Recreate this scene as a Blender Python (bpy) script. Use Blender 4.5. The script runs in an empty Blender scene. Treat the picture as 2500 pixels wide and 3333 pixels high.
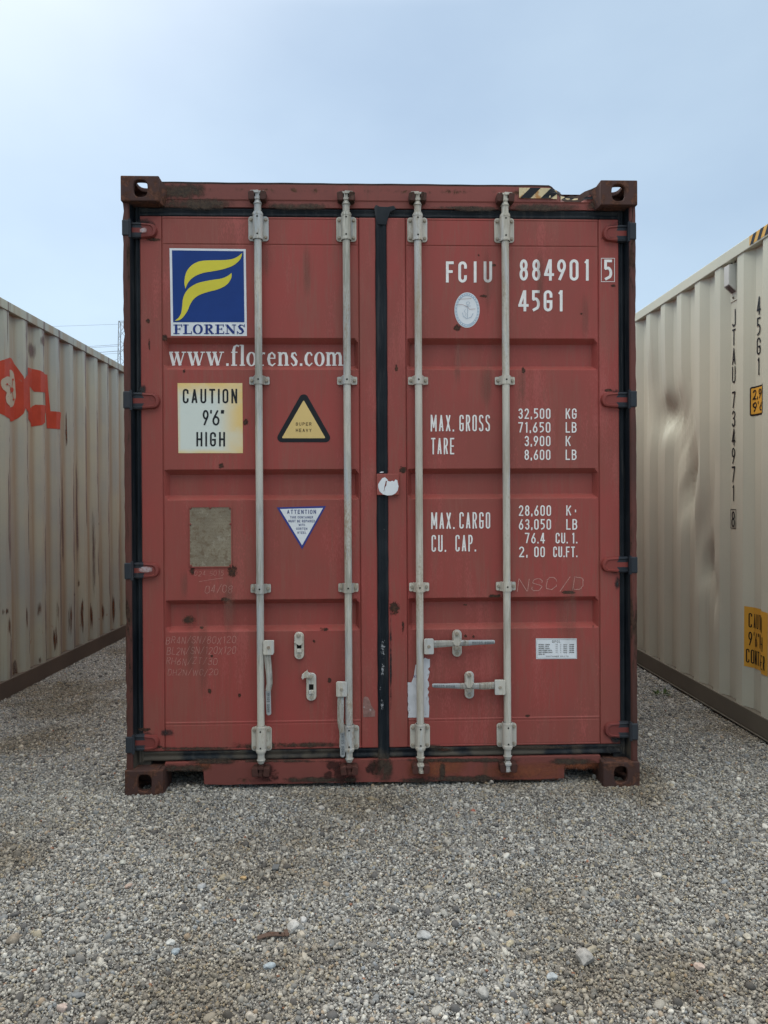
import bpy, bmesh, math, random
import numpy as np
from math import sin, cos, pi, radians
from mathutils import Vector, Matrix
random.seed(7)
rng = np.random.default_rng(7)
SC = bpy.context.scene
COL = SC.collection

# ------------------------------------------------------------------ camera
F_PX = 2350.0
CAM = Vector((-0.1105, -3.4055, 1.3360))
YAW, PITCH, ROLL = radians(1.8748), radians(-0.2431), radians(-0.3173)
fw = Vector((sin(YAW)*cos(PITCH), cos(YAW)*cos(PITCH), sin(PITCH)))
r0 = Vector((cos(YAW), -sin(YAW), 0))
u0 = r0.cross(fw)
rt = r0*cos(ROLL) + u0*sin(ROLL)
up = -r0*sin(ROLL) + u0*cos(ROLL)
cd = bpy.data.cameras.new('camera')
cam = bpy.data.objects.new('camera', cd)
COL.objects.link(cam)
cd.sensor_fit = 'VERTICAL'; cd.sensor_height = 36.0; cd.lens = F_PX/3333*36
cd.clip_start = 0.05; cd.clip_end = 3000
M3 = Matrix((rt, up, -fw)).transposed()
cam.matrix_world = Matrix.Translation(CAM) @ M3.to_4x4()
SC.camera = cam

# ------------------------------------------------------------------ sky, sun, exposure
SUN_EL, SUN_AZ = radians(55), radians(-42)          # azimuth from +Y towards +X
sdir = Vector((sin(SUN_AZ)*cos(SUN_EL), cos(SUN_AZ)*cos(SUN_EL), sin(SUN_EL)))
W = bpy.data.worlds.new('World'); SC.world = W; W.use_nodes = True
wn, wl = W.node_tree.nodes, W.node_tree.links
wn.clear()
def N(tree_nodes, t, **k):
    n = tree_nodes.new(t)
    for a, b in k.items():
        setattr(n, a, b)
    return n
sky = N(wn, 'ShaderNodeTexSky', sky_type='NISHITA', sun_disc=False)
sky.sun_elevation = SUN_EL; sky.sun_rotation = SUN_AZ
sky.air_density = 1.0; sky.dust_density = 1.0
bg1 = N(wn, 'ShaderNodeBackground'); bg1.inputs['Strength'].default_value = 0.05; sky.altitude = 0; sky.ozone_density = 1.0
wl.new(sky.outputs[0], bg1.inputs[0])
# thin cloud veil: a bright layer, brighter round the veiled sun; unseen zenith boosted to light the doors
tc = N(wn, 'ShaderNodeTexCoord')
sep = N(wn, 'ShaderNodeSeparateXYZ'); wl.new(tc.outputs['Generated'], sep.inputs[0])
dot = N(wn, 'ShaderNodeVectorMath', operation='DOT_PRODUCT'); wl.new(tc.outputs['Generated'], dot.inputs[0]); dot.inputs[1].default_value = sdir
glow = N(wn, 'ShaderNodeMapRange', interpolation_type='SMOOTHERSTEP'); wl.new(dot.outputs['Value'], glow.inputs[0])
glow.inputs[1].default_value = 0.78; glow.inputs[2].default_value = 1.0; glow.inputs[3].default_value = 0; glow.inputs[4].default_value = 1
zen = N(wn, 'ShaderNodeMapRange', interpolation_type='SMOOTHSTEP'); wl.new(sep.outputs['Z'], zen.inputs[0])
zen.inputs[1].default_value = 0.565; zen.inputs[2].default_value = 0.70; zen.inputs[3].default_value = 0.0; zen.inputs[4].default_value = 1.0
nz = N(wn, 'ShaderNodeTexNoise'); nz.inputs['Scale'].default_value = 2.3; nz.inputs['Detail'].default_value = 5; nz.inputs['Roughness'].default_value = .5
mp = N(wn, 'ShaderNodeMapping'); mp.inputs['Scale'].default_value = (1, 1, 1.8); mp.inputs['Location'].default_value = (3.1, 1.2, .4)
wl.new(tc.outputs['Generated'], mp.inputs[0]); wl.new(mp.outputs[0], nz.inputs[0])
cr = N(wn, 'ShaderNodeValToRGB'); wl.new(nz.outputs[0], cr.inputs[0])
cr.color_ramp.elements[0].position = .3; cr.color_ramp.elements[0].color = (.275, .350, .415, 1)
cr.color_ramp.elements[1].position = .72; cr.color_ramp.elements[1].color = (.372, .455, .505, 1)
mulz = N(wn, 'ShaderNodeMix', data_type='RGBA'); wl.new(zen.outputs[0], mulz.inputs[0]); wl.new(cr.outputs[0], mulz.inputs[6]); mulz.inputs[7].default_value = (1.95, 1.92, 1.80, 1)
gl = N(wn, 'ShaderNodeVectorMath', operation='SCALE'); gl.inputs[0].default_value = (.27, .24, .20); wl.new(glow.outputs[0], gl.inputs['Scale'])
add = N(wn, 'ShaderNodeVectorMath', operation='ADD'); wl.new(mulz.outputs[2], add.inputs[0]); wl.new(gl.outputs[0], add.inputs[1])
bg2 = N(wn, 'ShaderNodeBackground'); wl.new(add.outputs[0], bg2.inputs[0]); bg2.inputs['Strength'].default_value = 1.0
ads = N(wn, 'ShaderNodeAddShader'); wl.new(bg1.outputs[0], ads.inputs[0]); wl.new(bg2.outputs[0], ads.inputs[1])
wo = N(wn, 'ShaderNodeOutputWorld'); wl.new(ads.outputs[0], wo.inputs[0])
sd = bpy.data.lights.new('sun', 'SUN'); sd.energy = 1.3; sd.angle = radians(40); sd.color = (1, .97, .93)
sun = bpy.data.objects.new('sun', sd); COL.objects.link(sun)
sun.rotation_euler = (-sdir).to_track_quat('-Z', 'Y').to_euler()
SC.view_settings.view_transform = 'Standard'; SC.view_settings.look = 'None'
SC.view_settings.exposure = 0.30; SC.view_settings.gamma = 1.0; SC.view_settings.use_curve_mapping = False

# ------------------------------------------------------------------ measuring: photo pixel -> point on a vertical plane of the container front
def ray(px, py):
    return (fw*F_PX + rt*(px-1250) - up*(py-1666.5)).normalized()
def FP(px, py, Y=0.065):
    d = ray(px, py); t = (Y-CAM.y)/d.y
    p = CAM + d*t
    return p.x, p.z
def fx(px, py, Y=0.065): return FP(px, py, Y)[0]
def fz(px, py, Y=0.065): return FP(px, py, Y)[1]
def ground_point(px, py, z=0.0):
    d = ray(px, py); t = (z-CAM.z)/d.z
    return CAM + d*t

# ------------------------------------------------------------------ material helpers
def newmat(name):
    m = bpy.data.materials.new(name); m.use_nodes = True
    nt = m.node_tree; b = nt.nodes['Principled BSDF']
    return m, nt.nodes, nt.links, b
def noise(n, l, vec, scale, detail=4, rough=.55, stretch=None, loc=(0, 0, 0), dist=0):
    t = n.new('ShaderNodeTexNoise'); t.inputs['Scale'].default_value = scale
    t.inputs['Detail'].default_value = detail; t.inputs['Roughness'].default_value = rough; t.inputs['Distortion'].default_value = dist
    m = n.new('ShaderNodeMapping'); m.inputs['Scale'].default_value = stretch or (1, 1, 1); m.inputs['Location'].default_value = loc
    l.new(vec, m.inputs[0]); l.new(m.outputs[0], t.inputs[0])
    return t.outputs[0]
def mrange(n, l, v, a, b, c=0., d=1.):
    r = n.new('ShaderNodeMapRange'); r.interpolation_type = 'SMOOTHSTEP'
    l.new(v, r.inputs[0]); r.inputs[1].default_value = a; r.inputs[2].default_value = b
    r.inputs[3].default_value = c; r.inputs[4].default_value = d
    return r.outputs[0]
def mixc(n, l, f, a, b, mode='MIX'):
    m = n.new('ShaderNodeMix'); m.data_type = 'RGBA'; m.blend_type = mode
    if isinstance(f, (int, float)): m.inputs[0].default_value = f
    else: l.new(f, m.inputs[0])
    for i, v in ((6, a), (7, b)):
        if isinstance(v, tuple): m.inputs[i].default_value = (*v[:3], 1)
        else: l.new(v, m.inputs[i])
    return m.outputs[2]
def math_(n, l, op, a, b=None):
    m = n.new('ShaderNodeMath'); m.operation = op; m.use_clamp = False
    for i, v in enumerate((a, b)):
        if v is None: continue
        if isinstance(v, (int, float)): m.inputs[i].default_value = v
        else: l.new(v, m.inputs[i])
    return m.outputs[0]
def bump(n, l, b, h, strength=.3, dist=.002):
    k = n.new('ShaderNodeBump'); k.inputs['Strength'].default_value = strength; k.inputs['Distance'].default_value = dist
    l.new(h, k.inputs['Height']); l.new(k.outputs[0], b.inputs['Normal'])
def ocoord(n):
    return n.new('ShaderNodeTexCoord').outputs['Object']

def painted(name, base, dull, rust=(.06, .028, .018), rust_amt=.68, streak_amt=.5, rough=.5, grain=.12, zrust=None, streak=(.16, .1, .07), wear_shade=None, rstretch=(1, 1, .8), mottle=None):
    """weathered paint: cloudy fading, vertical dirt streaks, rust chips; zrust = list of (z, half width) bands that rust more"""
    m, n, l, b = newmat(name)
    o = ocoord(n)
    c = mixc(n, l, mrange(n, l, noise(n, l, o, 1.6, 5), .3, .7), base, dull)
    fine = noise(n, l, o, 420, 2)
    c = mixc(n, l, math_(n, l, 'MULTIPLY', mrange(n, l, fine, .3, .7), grain), c, tuple(min(1, x*1.6) for x in base))
    st = noise(n, l, o, 1.0, 6, .65, (26, 26, .9))
    st2 = noise(n, l, o, 1.0, 3, .5, (5, 5, .7), (4, 1, 2))
    sm = math_(n, l, 'MULTIPLY', mrange(n, l, st, .52, .78), mrange(n, l, st2, .42, .68))
    c = mixc(n, l, math_(n, l, 'MULTIPLY', sm, streak_amt), c, streak)
    if mottle:
        m1 = noise(n, l, o, 1.0, 8, .72, (110, 110, 7), (2, 5, 1)); m2 = noise(n, l, o, 1.0, 4, .6, (9, 9, 2.2), (8, 1, 4)); m3 = noise(n, l, o, 1.0, 6, .7, (200, 200, 60), (1, 1, 9))
        k_ = math_(n, l, 'ADD', math_(n, l, 'MULTIPLY', m1, .6), math_(n, l, 'MULTIPLY', m2, .5))
        c = mixc(n, l, mrange(n, l, k_, .52, .66, 0, .75), c, mottle[0])
        k2 = math_(n, l, 'ADD', math_(n, l, 'MULTIPLY', m3, .5), math_(n, l, 'MULTIPLY', noise(n, l, o, 1.0, 4, .6, (7, 7, 1.5), (4, 9, 2)), .6))
        c = mixc(n, l, mrange(n, l, k2, .58, .70, 0, .8), c, mottle[1])
        m4 = noise(n, l, o, 1.0, 5, .6, (30, 30, 3), (6, 6, 6))
        c = mixc(n, l, mrange(n, l, m4, .5, .65, 0, .5), c, mottle[2])
    if wear_shade:
        ph_, per_, wc = wear_shade
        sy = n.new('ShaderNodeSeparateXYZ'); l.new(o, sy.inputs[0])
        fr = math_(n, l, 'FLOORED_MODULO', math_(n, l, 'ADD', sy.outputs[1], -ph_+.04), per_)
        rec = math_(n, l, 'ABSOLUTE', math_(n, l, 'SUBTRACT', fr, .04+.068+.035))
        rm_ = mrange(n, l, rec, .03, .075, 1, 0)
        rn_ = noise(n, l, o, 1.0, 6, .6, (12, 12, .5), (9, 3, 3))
        c = mixc(n, l, math_(n, l, 'MULTIPLY', rm_, mrange(n, l, rn_, .3, .62, .1, .8)), c, (.30, .245, .165))  # recess dirt, its tan also painting in the shade the recesses lack
        edge = mrange(n, l, math_(n, l, 'ABSOLUTE', math_(n, l, 'SUBTRACT', fr, .028)), .004, .040, 1, 0)
        w1 = noise(n, l, o, 1.0, 9, .75, (45, 60, 2.2), (3, 3, 1)); w2 = noise(n, l, o, 1.0, 3, .5, (2.2, 2.2, .8), (7, 2, 5))
        wv = math_(n, l, 'ADD', math_(n, l, 'MULTIPLY', w1, .6), math_(n, l, 'ADD', math_(n, l, 'MULTIPLY', w2, .5), math_(n, l, 'MULTIPLY', edge, .17)))
        wm = mrange(n, l, wv, .70, .735, 0, .85)
        c = mixc(n, l, wm, c, mixc(n, l, mrange(n, l, w1, .4, .6), wc, tuple(x*.4 for x in wc)))
    rn = noise(n, l, o, 13, 10, .7, rstretch, (1, 2, 3), .4)
    thr = rn
    if zrust:
        sp = n.new('ShaderNodeSeparateXYZ'); l.new(o, sp.inputs[0])
        for (z, hw, amt) in zrust:
            dz = math_(n, l, 'ABSOLUTE', math_(n, l, 'SUBTRACT', sp.outputs[2], z))
            band = mrange(n, l, dz, 0, hw, amt, 0)
            thr = math_(n, l, 'ADD', thr, band)
    rm = mrange(n, l, thr, rust_amt, rust_amt+.035)
    rc = mixc(n, l, mrange(n, l, noise(n, l, o, 60, 5), .35, .65), rust, tuple(x*2.6 for x in rust))
    c = mixc(n, l, rm, c, rc)
    halo = mrange(n, l, thr, rust_amt-.07, rust_amt+.01, 0, .35)
    c = mixc(n, l, halo, c, rust)
    l.new(c, b.inputs['Base Color'])
    l.new(mrange(n, l, rm, 0, 1, rough, .9), b.inputs['Roughness'])
    b.inputs['Specular IOR Level'].default_value = .22
    h = math_(n, l, 'ADD', math_(n, l, 'MULTIPLY', fine, .25), math_(n, l, 'MULTIPLY', rm, -1.0))
    bump(n, l, b, h, .35, .0015)
    return m

RED = painted('red_oxide_paint', (.295, .060, .053), (.225, .067, .055), rust_amt=.745, streak_amt=.85, zrust=None, streak=(.16, .09, .07), mottle=((.25, .085, .068), (.36, .095, .085), (.245, .066, .052)))
RED_FRAME = painted('red_frame_paint', (.215, .062, .052), (.15, .052, .044), rust_amt=.70, streak_amt=.75, zrust=[(2.752, .03, .17), (2.86, .025, .14), (.205, .03, .08), (.045, .035, .14)], streak=(.08, .055, .04))
RED_POST = painted('red_post_paint', (.125, .042, .034), (.055, .028, .024), rust=(.03, .017, .012), rust_amt=.57, streak_amt=.9, streak=(.04, .028, .024), rstretch=(1.4, 1.4, .25))  # post paint darkened to stand in for missing occlusion shade
RUSTY = painted('rusted_casting_steel', (.065, .034, .030), (.038, .024, .022), rust=(.060, .028, .019), rust_amt=.50, streak_amt=.3, rough=.8, grain=.5, streak=(.16, .11, .08))  # rusted steel, with occlusion shade worked into its darker colour
ROD = painted('pale_rod_paint', (.56, .54, .47), (.42, .41, .38), rust=(.17, .09, .05), rust_amt=.74, streak_amt=.55, rough=.5, grain=.1, streak=(.22, .18, .13), mottle=((.34, .31, .25), (.30, .24, .17), (.46, .50, .54)))
ROD_WORN = painted('worn_rod_paint', (.54, .52, .45), (.34, .36, .37), rust=(.16, .08, .04), rust_amt=.68, streak_amt=.9, rough=.5, grain=.1, streak=(.2, .17, .13), mottle=((.25, .25, .21), (.27, .19, .12), (.38, .44, .50)))
KEEPER = painted('rusty_keeper_steel', (.085, .034, .028), (.05, .026, .022), rust=(.03, .018, .013), rust_amt=.55, streak_amt=.5, rough=.7)  # rusty brown set darker, painting in the occlusion round the keepers
ZINC = painted('galvanised_handle', (.34, .36, .37), (.24, .26, .28), rust=(.06, .05, .045), rust_amt=.66, streak_amt=.5, rough=.4, streak=(.08, .08, .08))
CREAM_L = painted('aged_cream_paint', (.40, .425, .335), (.31, .35, .325), rust=(.16, .065, .03), rust_amt=.715, streak_amt=.9, rough=.55, zrust=[(.35, .6, .05)], streak=(.25, .18, .11), wear_shade=(1.949, .278, (.27, .21, .20)))
CREAM_R = painted('cream_paint', (.53, .535, .435), (.47, .485, .40), rust=(.15, .09, .05), rust_amt=.80, streak_amt=.25, rough=.5, streak=(.28, .24, .18))
RAIL_L = painted('dirty_brown_rail', (.115, .095, .075), (.085, .072, .06), rust=(.08, .045, .03), rust_amt=.66, streak_amt=.5, rough=.85)
RAIL_R = painted('dusty_olive_rail', (.135, .122, .095), (.105, .096, .076), rust=(.08, .06, .04), rust_amt=.78, streak_amt=.4, rough=.8)

def rubber():
    m, n, l, b = newmat('black_gasket_rubber'); o = ocoord(n)
    c = mixc(n, l, mrange(n, l, noise(n, l, o, 3, 6, .6), .4, .75), (.006, .010, .015), (.020, .026, .032))
    chip = noise(n, l, o, 30, 8, .7, (1, 1, .5))
    c = mixc(n, l, mrange(n, l, chip, .70, .74), c, (.25, .24, .24))
    c = mixc(n, l, mrange(n, l, noise(n, l, o, 1.0, 6, .65, (40, 40, 3)), .5, .7, 0, .35), c, (.07, .07, .068))
    sp = n.new('ShaderNodeSeparateXYZ'); l.new(o, sp.inputs[0])
    lowz = mrange(n, l, sp.outputs[2], .15, .32, .75, 0)
    dusty = math_(n, l, 'MULTIPLY', lowz, mrange(n, l, noise(n, l, o, 7, 6), .4, .6))
    c = mixc(n, l, dusty, c, (.10, .085, .065))
    l.new(c, b.inputs['Base Color']); b.inputs['Roughness'].default_value = .6; b.inputs['Specular IOR Level'].default_value = .2
    bump(n, l, b, noise(n, l, o, 60, 4), .2, .002)
    return m
RUBBER = rubber()
def flat(name, col, rough=.5, var=.15, scale=6, spec=.22, dirt=None, dirt_t=(.6, .7)):
    m, n, l, b = newmat(name); o = ocoord(n)
    c = mixc(n, l, mrange(n, l, noise(n, l, o, scale, 6, .6), .3, .7), col, tuple(x*(1-var) for x in col))
    if dirt:
        c = mixc(n, l, mrange(n, l, noise(n, l, o, 22, 8, .65), *dirt_t), c, dirt)
    l.new(c, b.inputs['Base Color']); b.inputs['Roughness'].default_value = rough
    b.inputs['Specular IOR Level'].default_value = spec
    return m
WHITE = flat('white_lettering', (.80, .80, .79), .5, .12, 20, dirt=(.62, .52, .38), dirt_t=(.62, .76))
WHITE_ST = flat('white_sticker', (.70, .74, .78), .45, .1, 8)
WHITE_TORN = flat('torn_white_paper', (.62, .64, .68), .7, .15, 20, dirt=(.36, .33, .33), dirt_t=(.56, .64))
BLUE = flat('blue_print', (.009, .042, .21), .4, .15, 5)
NAVY = flat('navy_print', (.02, .04, .19), .4, .1)
ATT_BLUE = flat('violet_blue_print', (.035, .05, .24), .4, .1)
TXT_BLUE = flat('slate_blue_print', (.07, .09, .22), .5, .1)
YELLOW = flat('yellow_emblem_print', (.62, .56, .055), .4, .08)
BLACK = flat('black_print', (.012, .014, .018), .4, .1)
DARKBROWN = flat('dark_brown_print', (.06, .03, .015), .5)
HAZ_Y = flat('faded_yellow_tape', (.66, .55, .34), .5, .2, 12, dirt=(.40, .20, .07), dirt_t=(.5, .62))
HAZ_Y2 = flat('orange_yellow_tape', (.62, .36, .08), .45, .1, 12)
TRI_Y = flat('pale_yellow_sticker', (.66, .49, .20), .45, .06)
SIGN_O = flat('amber_sticker', (.66, .36, .055), .4, .08)
LOGO_RED = flat('red_logo_paint', (.46, .07, .038), .5, .2, 9, dirt=(.30, .13, .10), dirt_t=(.6, .72))
CREAM_FLAT = flat('cream_logo_paint', (.46, .43, .33), .55, .15, 6, dirt=(.25, .18, .14), dirt_t=(.62, .7))
HOLE = flat('dark_hole', (.008, .007, .006), .9)
CHALK = flat('chalk_mark', (.60, .34, .30), .9, .45, 90)
PLATE = None
def plate_mat():
    m, n, l, b = newmat('worn_data_plate'); o = ocoord(n)
    c = mixc(n, l, mrange(n, l, noise(n, l, o, 9, 5), .3, .7), (.25, .215, .155), (.17, .14, .10))
    wr = noise(n, l, o, 1.0, 3, .7, (240, 1, 420), (2, 0, 0))
    ln = n.new('ShaderNodeTexWave'); ln.bands_direction = 'Z'; ln.inputs['Scale'].default_value = 20.0; ln.inputs['Distortion'].default_value = .6
    l.new(o, ln.inputs[0])
    k = math_(n, l, 'MULTIPLY', mrange(n, l, wr, .5, .6), mrange(n, l, ln.outputs[0], .3, .7, .35, 1))
    c = mixc(n, l, math_(n, l, 'MULTIPLY', k, .6), c, (.08, .055, .035))
    c = mixc(n, l, mrange(n, l, noise(n, l, o, 55, 8, .7), .5, .62, 0, .7), c, (.13, .085, .05))
    c = mixc(n, l, mrange(n, l, noise(n, l, o, 38, 8, .7, (1, 1, 1), (5, 5, 5)), .56, .66, 0, .6), c, (.34, .31, .25))
    l.new(c, b.inputs['Base Color']); b.inputs['Roughness'].default_value = .55; b.inputs['Metallic'].default_value = .15
    return m
PLATE = plate_mat()
def caution_mat():
    m, n, l, b = newmat('yellowed_caution_sticker')
    uv = n.new('ShaderNodeUVMap').outputs[0]
    sp = n.new('ShaderNodeSeparateXYZ'); l.new(uv, sp.inputs[0])
    # aged yellow creeping in from right edge, top edge
    e = math_(n, l, 'MAXIMUM', mrange(n, l, sp.outputs[0], .55, 1.0), mrange(n, l, sp.outputs[1], .72, 1.02))
    e = math_(n, l, 'MAXIMUM', e, mrange(n, l, sp.outputs[0], .06, 0, 0, .55))
    e = math_(n, l, 'MAXIMUM', e, mrange(n, l, sp.outputs[1], .08, 0, 0, .8))
    e = math_(n, l, 'MULTIPLY', e, mrange(n, l, noise(n, l, ocoord(n), 9, 6), .25, .6, .55, 1.05))
    c = mixc(n, l, e, (.60, .66, .62), (.72, .52, .20))
    c = mixc(n, l, mrange(n, l, noise(n, l, ocoord(n), 30, 8, .7), .68, .74, 0, .6), c, (.25, .16, .07))
    l.new(c, b.inputs['Base Color']); b.inputs['Roughness'].default_value = .45
    return m
CAUTION = caution_mat()
def stain_mat(name, col, col2, drip=False, soft=.25, amt=1.0, thr=.62, sc=45):
    """irregular rust or dirt mark that breaks up and fades out to bare paint"""
    m, n, l, b = newmat(name)
    uv = n.new('ShaderNodeUVMap').outputs[0]; o = ocoord(n)
    sp = n.new('ShaderNodeSeparateXYZ'); l.new(uv, sp.inputs[0])
    def hump(v):
        return math_(n, l, 'MULTIPLY', math_(n, l, 'MULTIPLY', v, math_(n, l, 'SUBTRACT', 1.0, v)), 4.0)
    fall = math_(n, l, 'MULTIPLY', hump(sp.outputs[0]), hump(sp.outputs[1]))
    st = (sc*1.6, sc*1.6, sc*.07) if drip else (sc, sc, sc)
    nn = noise(n, l, o, 1.0, 9, .72, st, dist=.0 if drip else .6)
    mac = noise(n, l, o, 1.0, 3, .5, (st[0]*.3, st[1]*.3, st[2]*.3), (3, 1, 4))
    a = math_(n, l, 'ADD', math_(n, l, 'MULTIPLY', fall, .42), math_(n, l, 'ADD', math_(n, l, 'MULTIPLY', nn, .65), math_(n, l, 'MULTIPLY', mac, .35)))
    a = mrange(n, l, a, thr+.06, thr+.06+soft, 0, amt)
    a = math_(n, l, 'MULTIPLY', a, mrange(n, l, fall, .02, .22))
    c = mixc(n, l, mrange(n, l, noise(n, l, o, 90, 4), .35, .65), col, col2)
    l.new(c, b.inputs['Base Color']); b.inputs['Roughness'].default_value = .9
    l.new(a, b.inputs['Alpha'])
    return m
ST_RUST = stain_mat('rust_stain_mark', (.028, .014, .010), (.07, .028, .015), soft=.16, thr=.68, sc=60)
ST_DIRT = stain_mat('dark_grime', (.034, .024, .018), (.065, .044, .030), soft=.30, amt=.92, thr=.58, sc=38)
ST_DRIP = stain_mat('rust_drip', (.19, .12, .09), (.15, .09, .07), drip=True, soft=.5, amt=.40, thr=.55, sc=34)
ST_WET = stain_mat('wet_grease_stain', (.055, .016, .013), (.035, .012, .010), soft=.12, amt=.7, thr=.70, sc=40)
ST_PALE = stain_mat('pale_scrape', (.48, .42, .45), (.38, .25, .24), soft=.15, amt=.8, thr=.62)
ST_SCRAPE = stain_mat('pale_gasket_scrape', (.40, .42, .45), (.25, .26, .28), soft=.08, amt=.8, thr=.80, sc=110)
ST_BLACK = stain_mat('black_smudge', (.012, .014, .017), (.03, .03, .03), soft=.3, amt=.9, thr=.60, sc=26)

# ------------------------------------------------------------------ object helpers
def link(o, parent=None):
    COL.objects.link(o)
    if parent: o.parent = parent
    return o
def root(name, label, cat, loc=(0, 0, 0), rot=(0, 0, 0), group=None):
    o = bpy.data.objects.new(name, None); o.location = loc; o.rotation_euler = rot
    o.empty_display_size = .2
    COL.objects.link(o); o['label'] = label; o['category'] = cat
    if group: o['group'] = group
    return o
class MB:
    def __init__(s): s.v = []; s.f = []; s.m = []; s.uv = {}
    def add(s, vs, fs, mi=0):
        k = len(s.v); s.v += [tuple(v) for v in vs]; s.f += [tuple(k+i for i in f) for f in fs]; s.m += [mi]*len(fs)
        return s
    def box(s, x0, x1, y0, y1, z0, z1, mi=0):
        vs = [(x, y, z) for z in (z0, z1) for y in (y0, y1) for x in (x0, x1)]
        return s.add(vs, [(0, 2, 3, 1), (4, 5, 7, 6), (0, 1, 5, 4), (2, 6, 7, 3), (0, 4, 6, 2), (1, 3, 7, 5)], mi)
    def cyl(s, a, b, r0, r1=None, n=16, mi=0, caps=True):
        a, b = Vector(a), Vector(b); r1 = r0 if r1 is None else r1
        d = (b-a).normalized(); e = d.orthogonal().normalized(); g = d.cross(e)
        vs = [a+(e*cos(2*pi*i/n)+g*sin(2*pi*i/n))*r0 for i in range(n)] + [b+(e*cos(2*pi*i/n)+g*sin(2*pi*i/n))*r1 for i in range(n)]
        fs = [(i, (i+1) % n, n+(i+1) % n, n+i) for i in range(n)]
        if caps: fs += [tuple(range(n-1, -1, -1)), tuple(range(n, 2*n))]
        return s.add(vs, fs, mi)
    def prism(s, pts, y0, y1, mi=0):
        """outline in (x, z), extruded along y"""
        n = len(pts)
        vs = [(x, y0, z) for x, z in pts] + [(x, y1, z) for x, z in pts]
        fs = [tuple(range(n)), tuple(range(2*n-1, n-1, -1))] + [((i+1) % n, i, n+i, n+(i+1) % n) for i in range(n)]
        return s.add(vs, fs, mi)
    def build(s, name, mat, parent=None, bev=0, seg=2, smooth=False, loc=None, label=None, stuff=False, ang=35):
        me = bpy.data.meshes.new(name); me.from_pydata(s.v, [], s.f)
        mats = mat if isinstance(mat, (list, tuple)) else [mat]
        for q in mats: me.materials.append(q)
        if len(mats) > 1: me.polygons.foreach_set('material_index', s.m)
        bm = bmesh.new(); bm.from_mesh(me)
        bmesh.ops.recalc_face_normals(bm, faces=bm.faces); bm.to_mesh(me); bm.free()
        o = bpy.data.objects.new(name, me); link(o, parent)
        if loc: o.location = loc
        if bev:
            b = o.modifiers.new('bevel', 'BEVEL'); b.width = bev; b.segments = seg; b.limit_method = 'ANGLE'; b.angle_limit = radians(ang)
        if smooth:
            me.polygons.foreach_set('use_smooth', [True]*len(me.polygons))
            me.set_sharp_from_angle(angle=radians(40))
        if label: o['label'] = label
        if stuff: o['kind'] = 'stuff'
        return o
def copy_obj(o, loc, parent, rot=None):
    c = o.copy(); COL.objects.link(c); c.parent = parent; c.location = loc
    if rot is not None: c.rotation_euler = rot
    return c
def plate_hole(mb, org, ux, uz, un, w, h, hw, hh, t, n=20, cx=None, cz=None):
    """rectangular plate w x h with an oblong hole, org=corner, ux/uz in-plane axes, un thickness axis"""
    cx = w/2 if cx is None else cx; cz = h/2 if cz is None else cz
    O = Vector(org); ux, uz, un = Vector(ux), Vector(uz), Vector(un)
    inner = []; outer = []
    for i in range(n):
        a = 2*pi*(i+.5)/n; c, s = cos(a), sin(a)
        e = 3.0
        k = (abs(c)**e+abs(s)**e)**(-1/e)
        inner.append((cx+hw*c*k, cz+hh*s*k))
        # to rectangle border
        tx = ((w-cx)/c if c > 0 else -cx/c) if abs(c) > 1e-9 else 1e9
        tz = ((h-cz)/s if s > 0 else -cz/s) if abs(s) > 1e-9 else 1e9
        q = min(tx, tz); outer.append((cx+c*q, cz+s*q))
    # snap outer points closest to corners
    for X, Z in ((0, 0), (w, 0), (0, h), (w, h)):
        j = min(range(n), key=lambda k: (outer[k][0]-X)**2+(outer[k][1]-Z)**2); outer[j] = (X, Z)
    vs = []
    for off in (0, t):
        for L in (inner, outer):
            vs += [O+ux*x+uz*z+un*off for x, z in L]
    fs = []
    for i in range(n):
        j = (i+1) % n
        fs += [(i, j, n+j, n+i), (2*n+j, 2*n+i, 3*n+i, 3*n+j), (i, 2*n+i, 2*n+j, j), (n+i, n+j, 3*n+j, 3*n+i)]
    mb.add(vs, fs)

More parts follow.
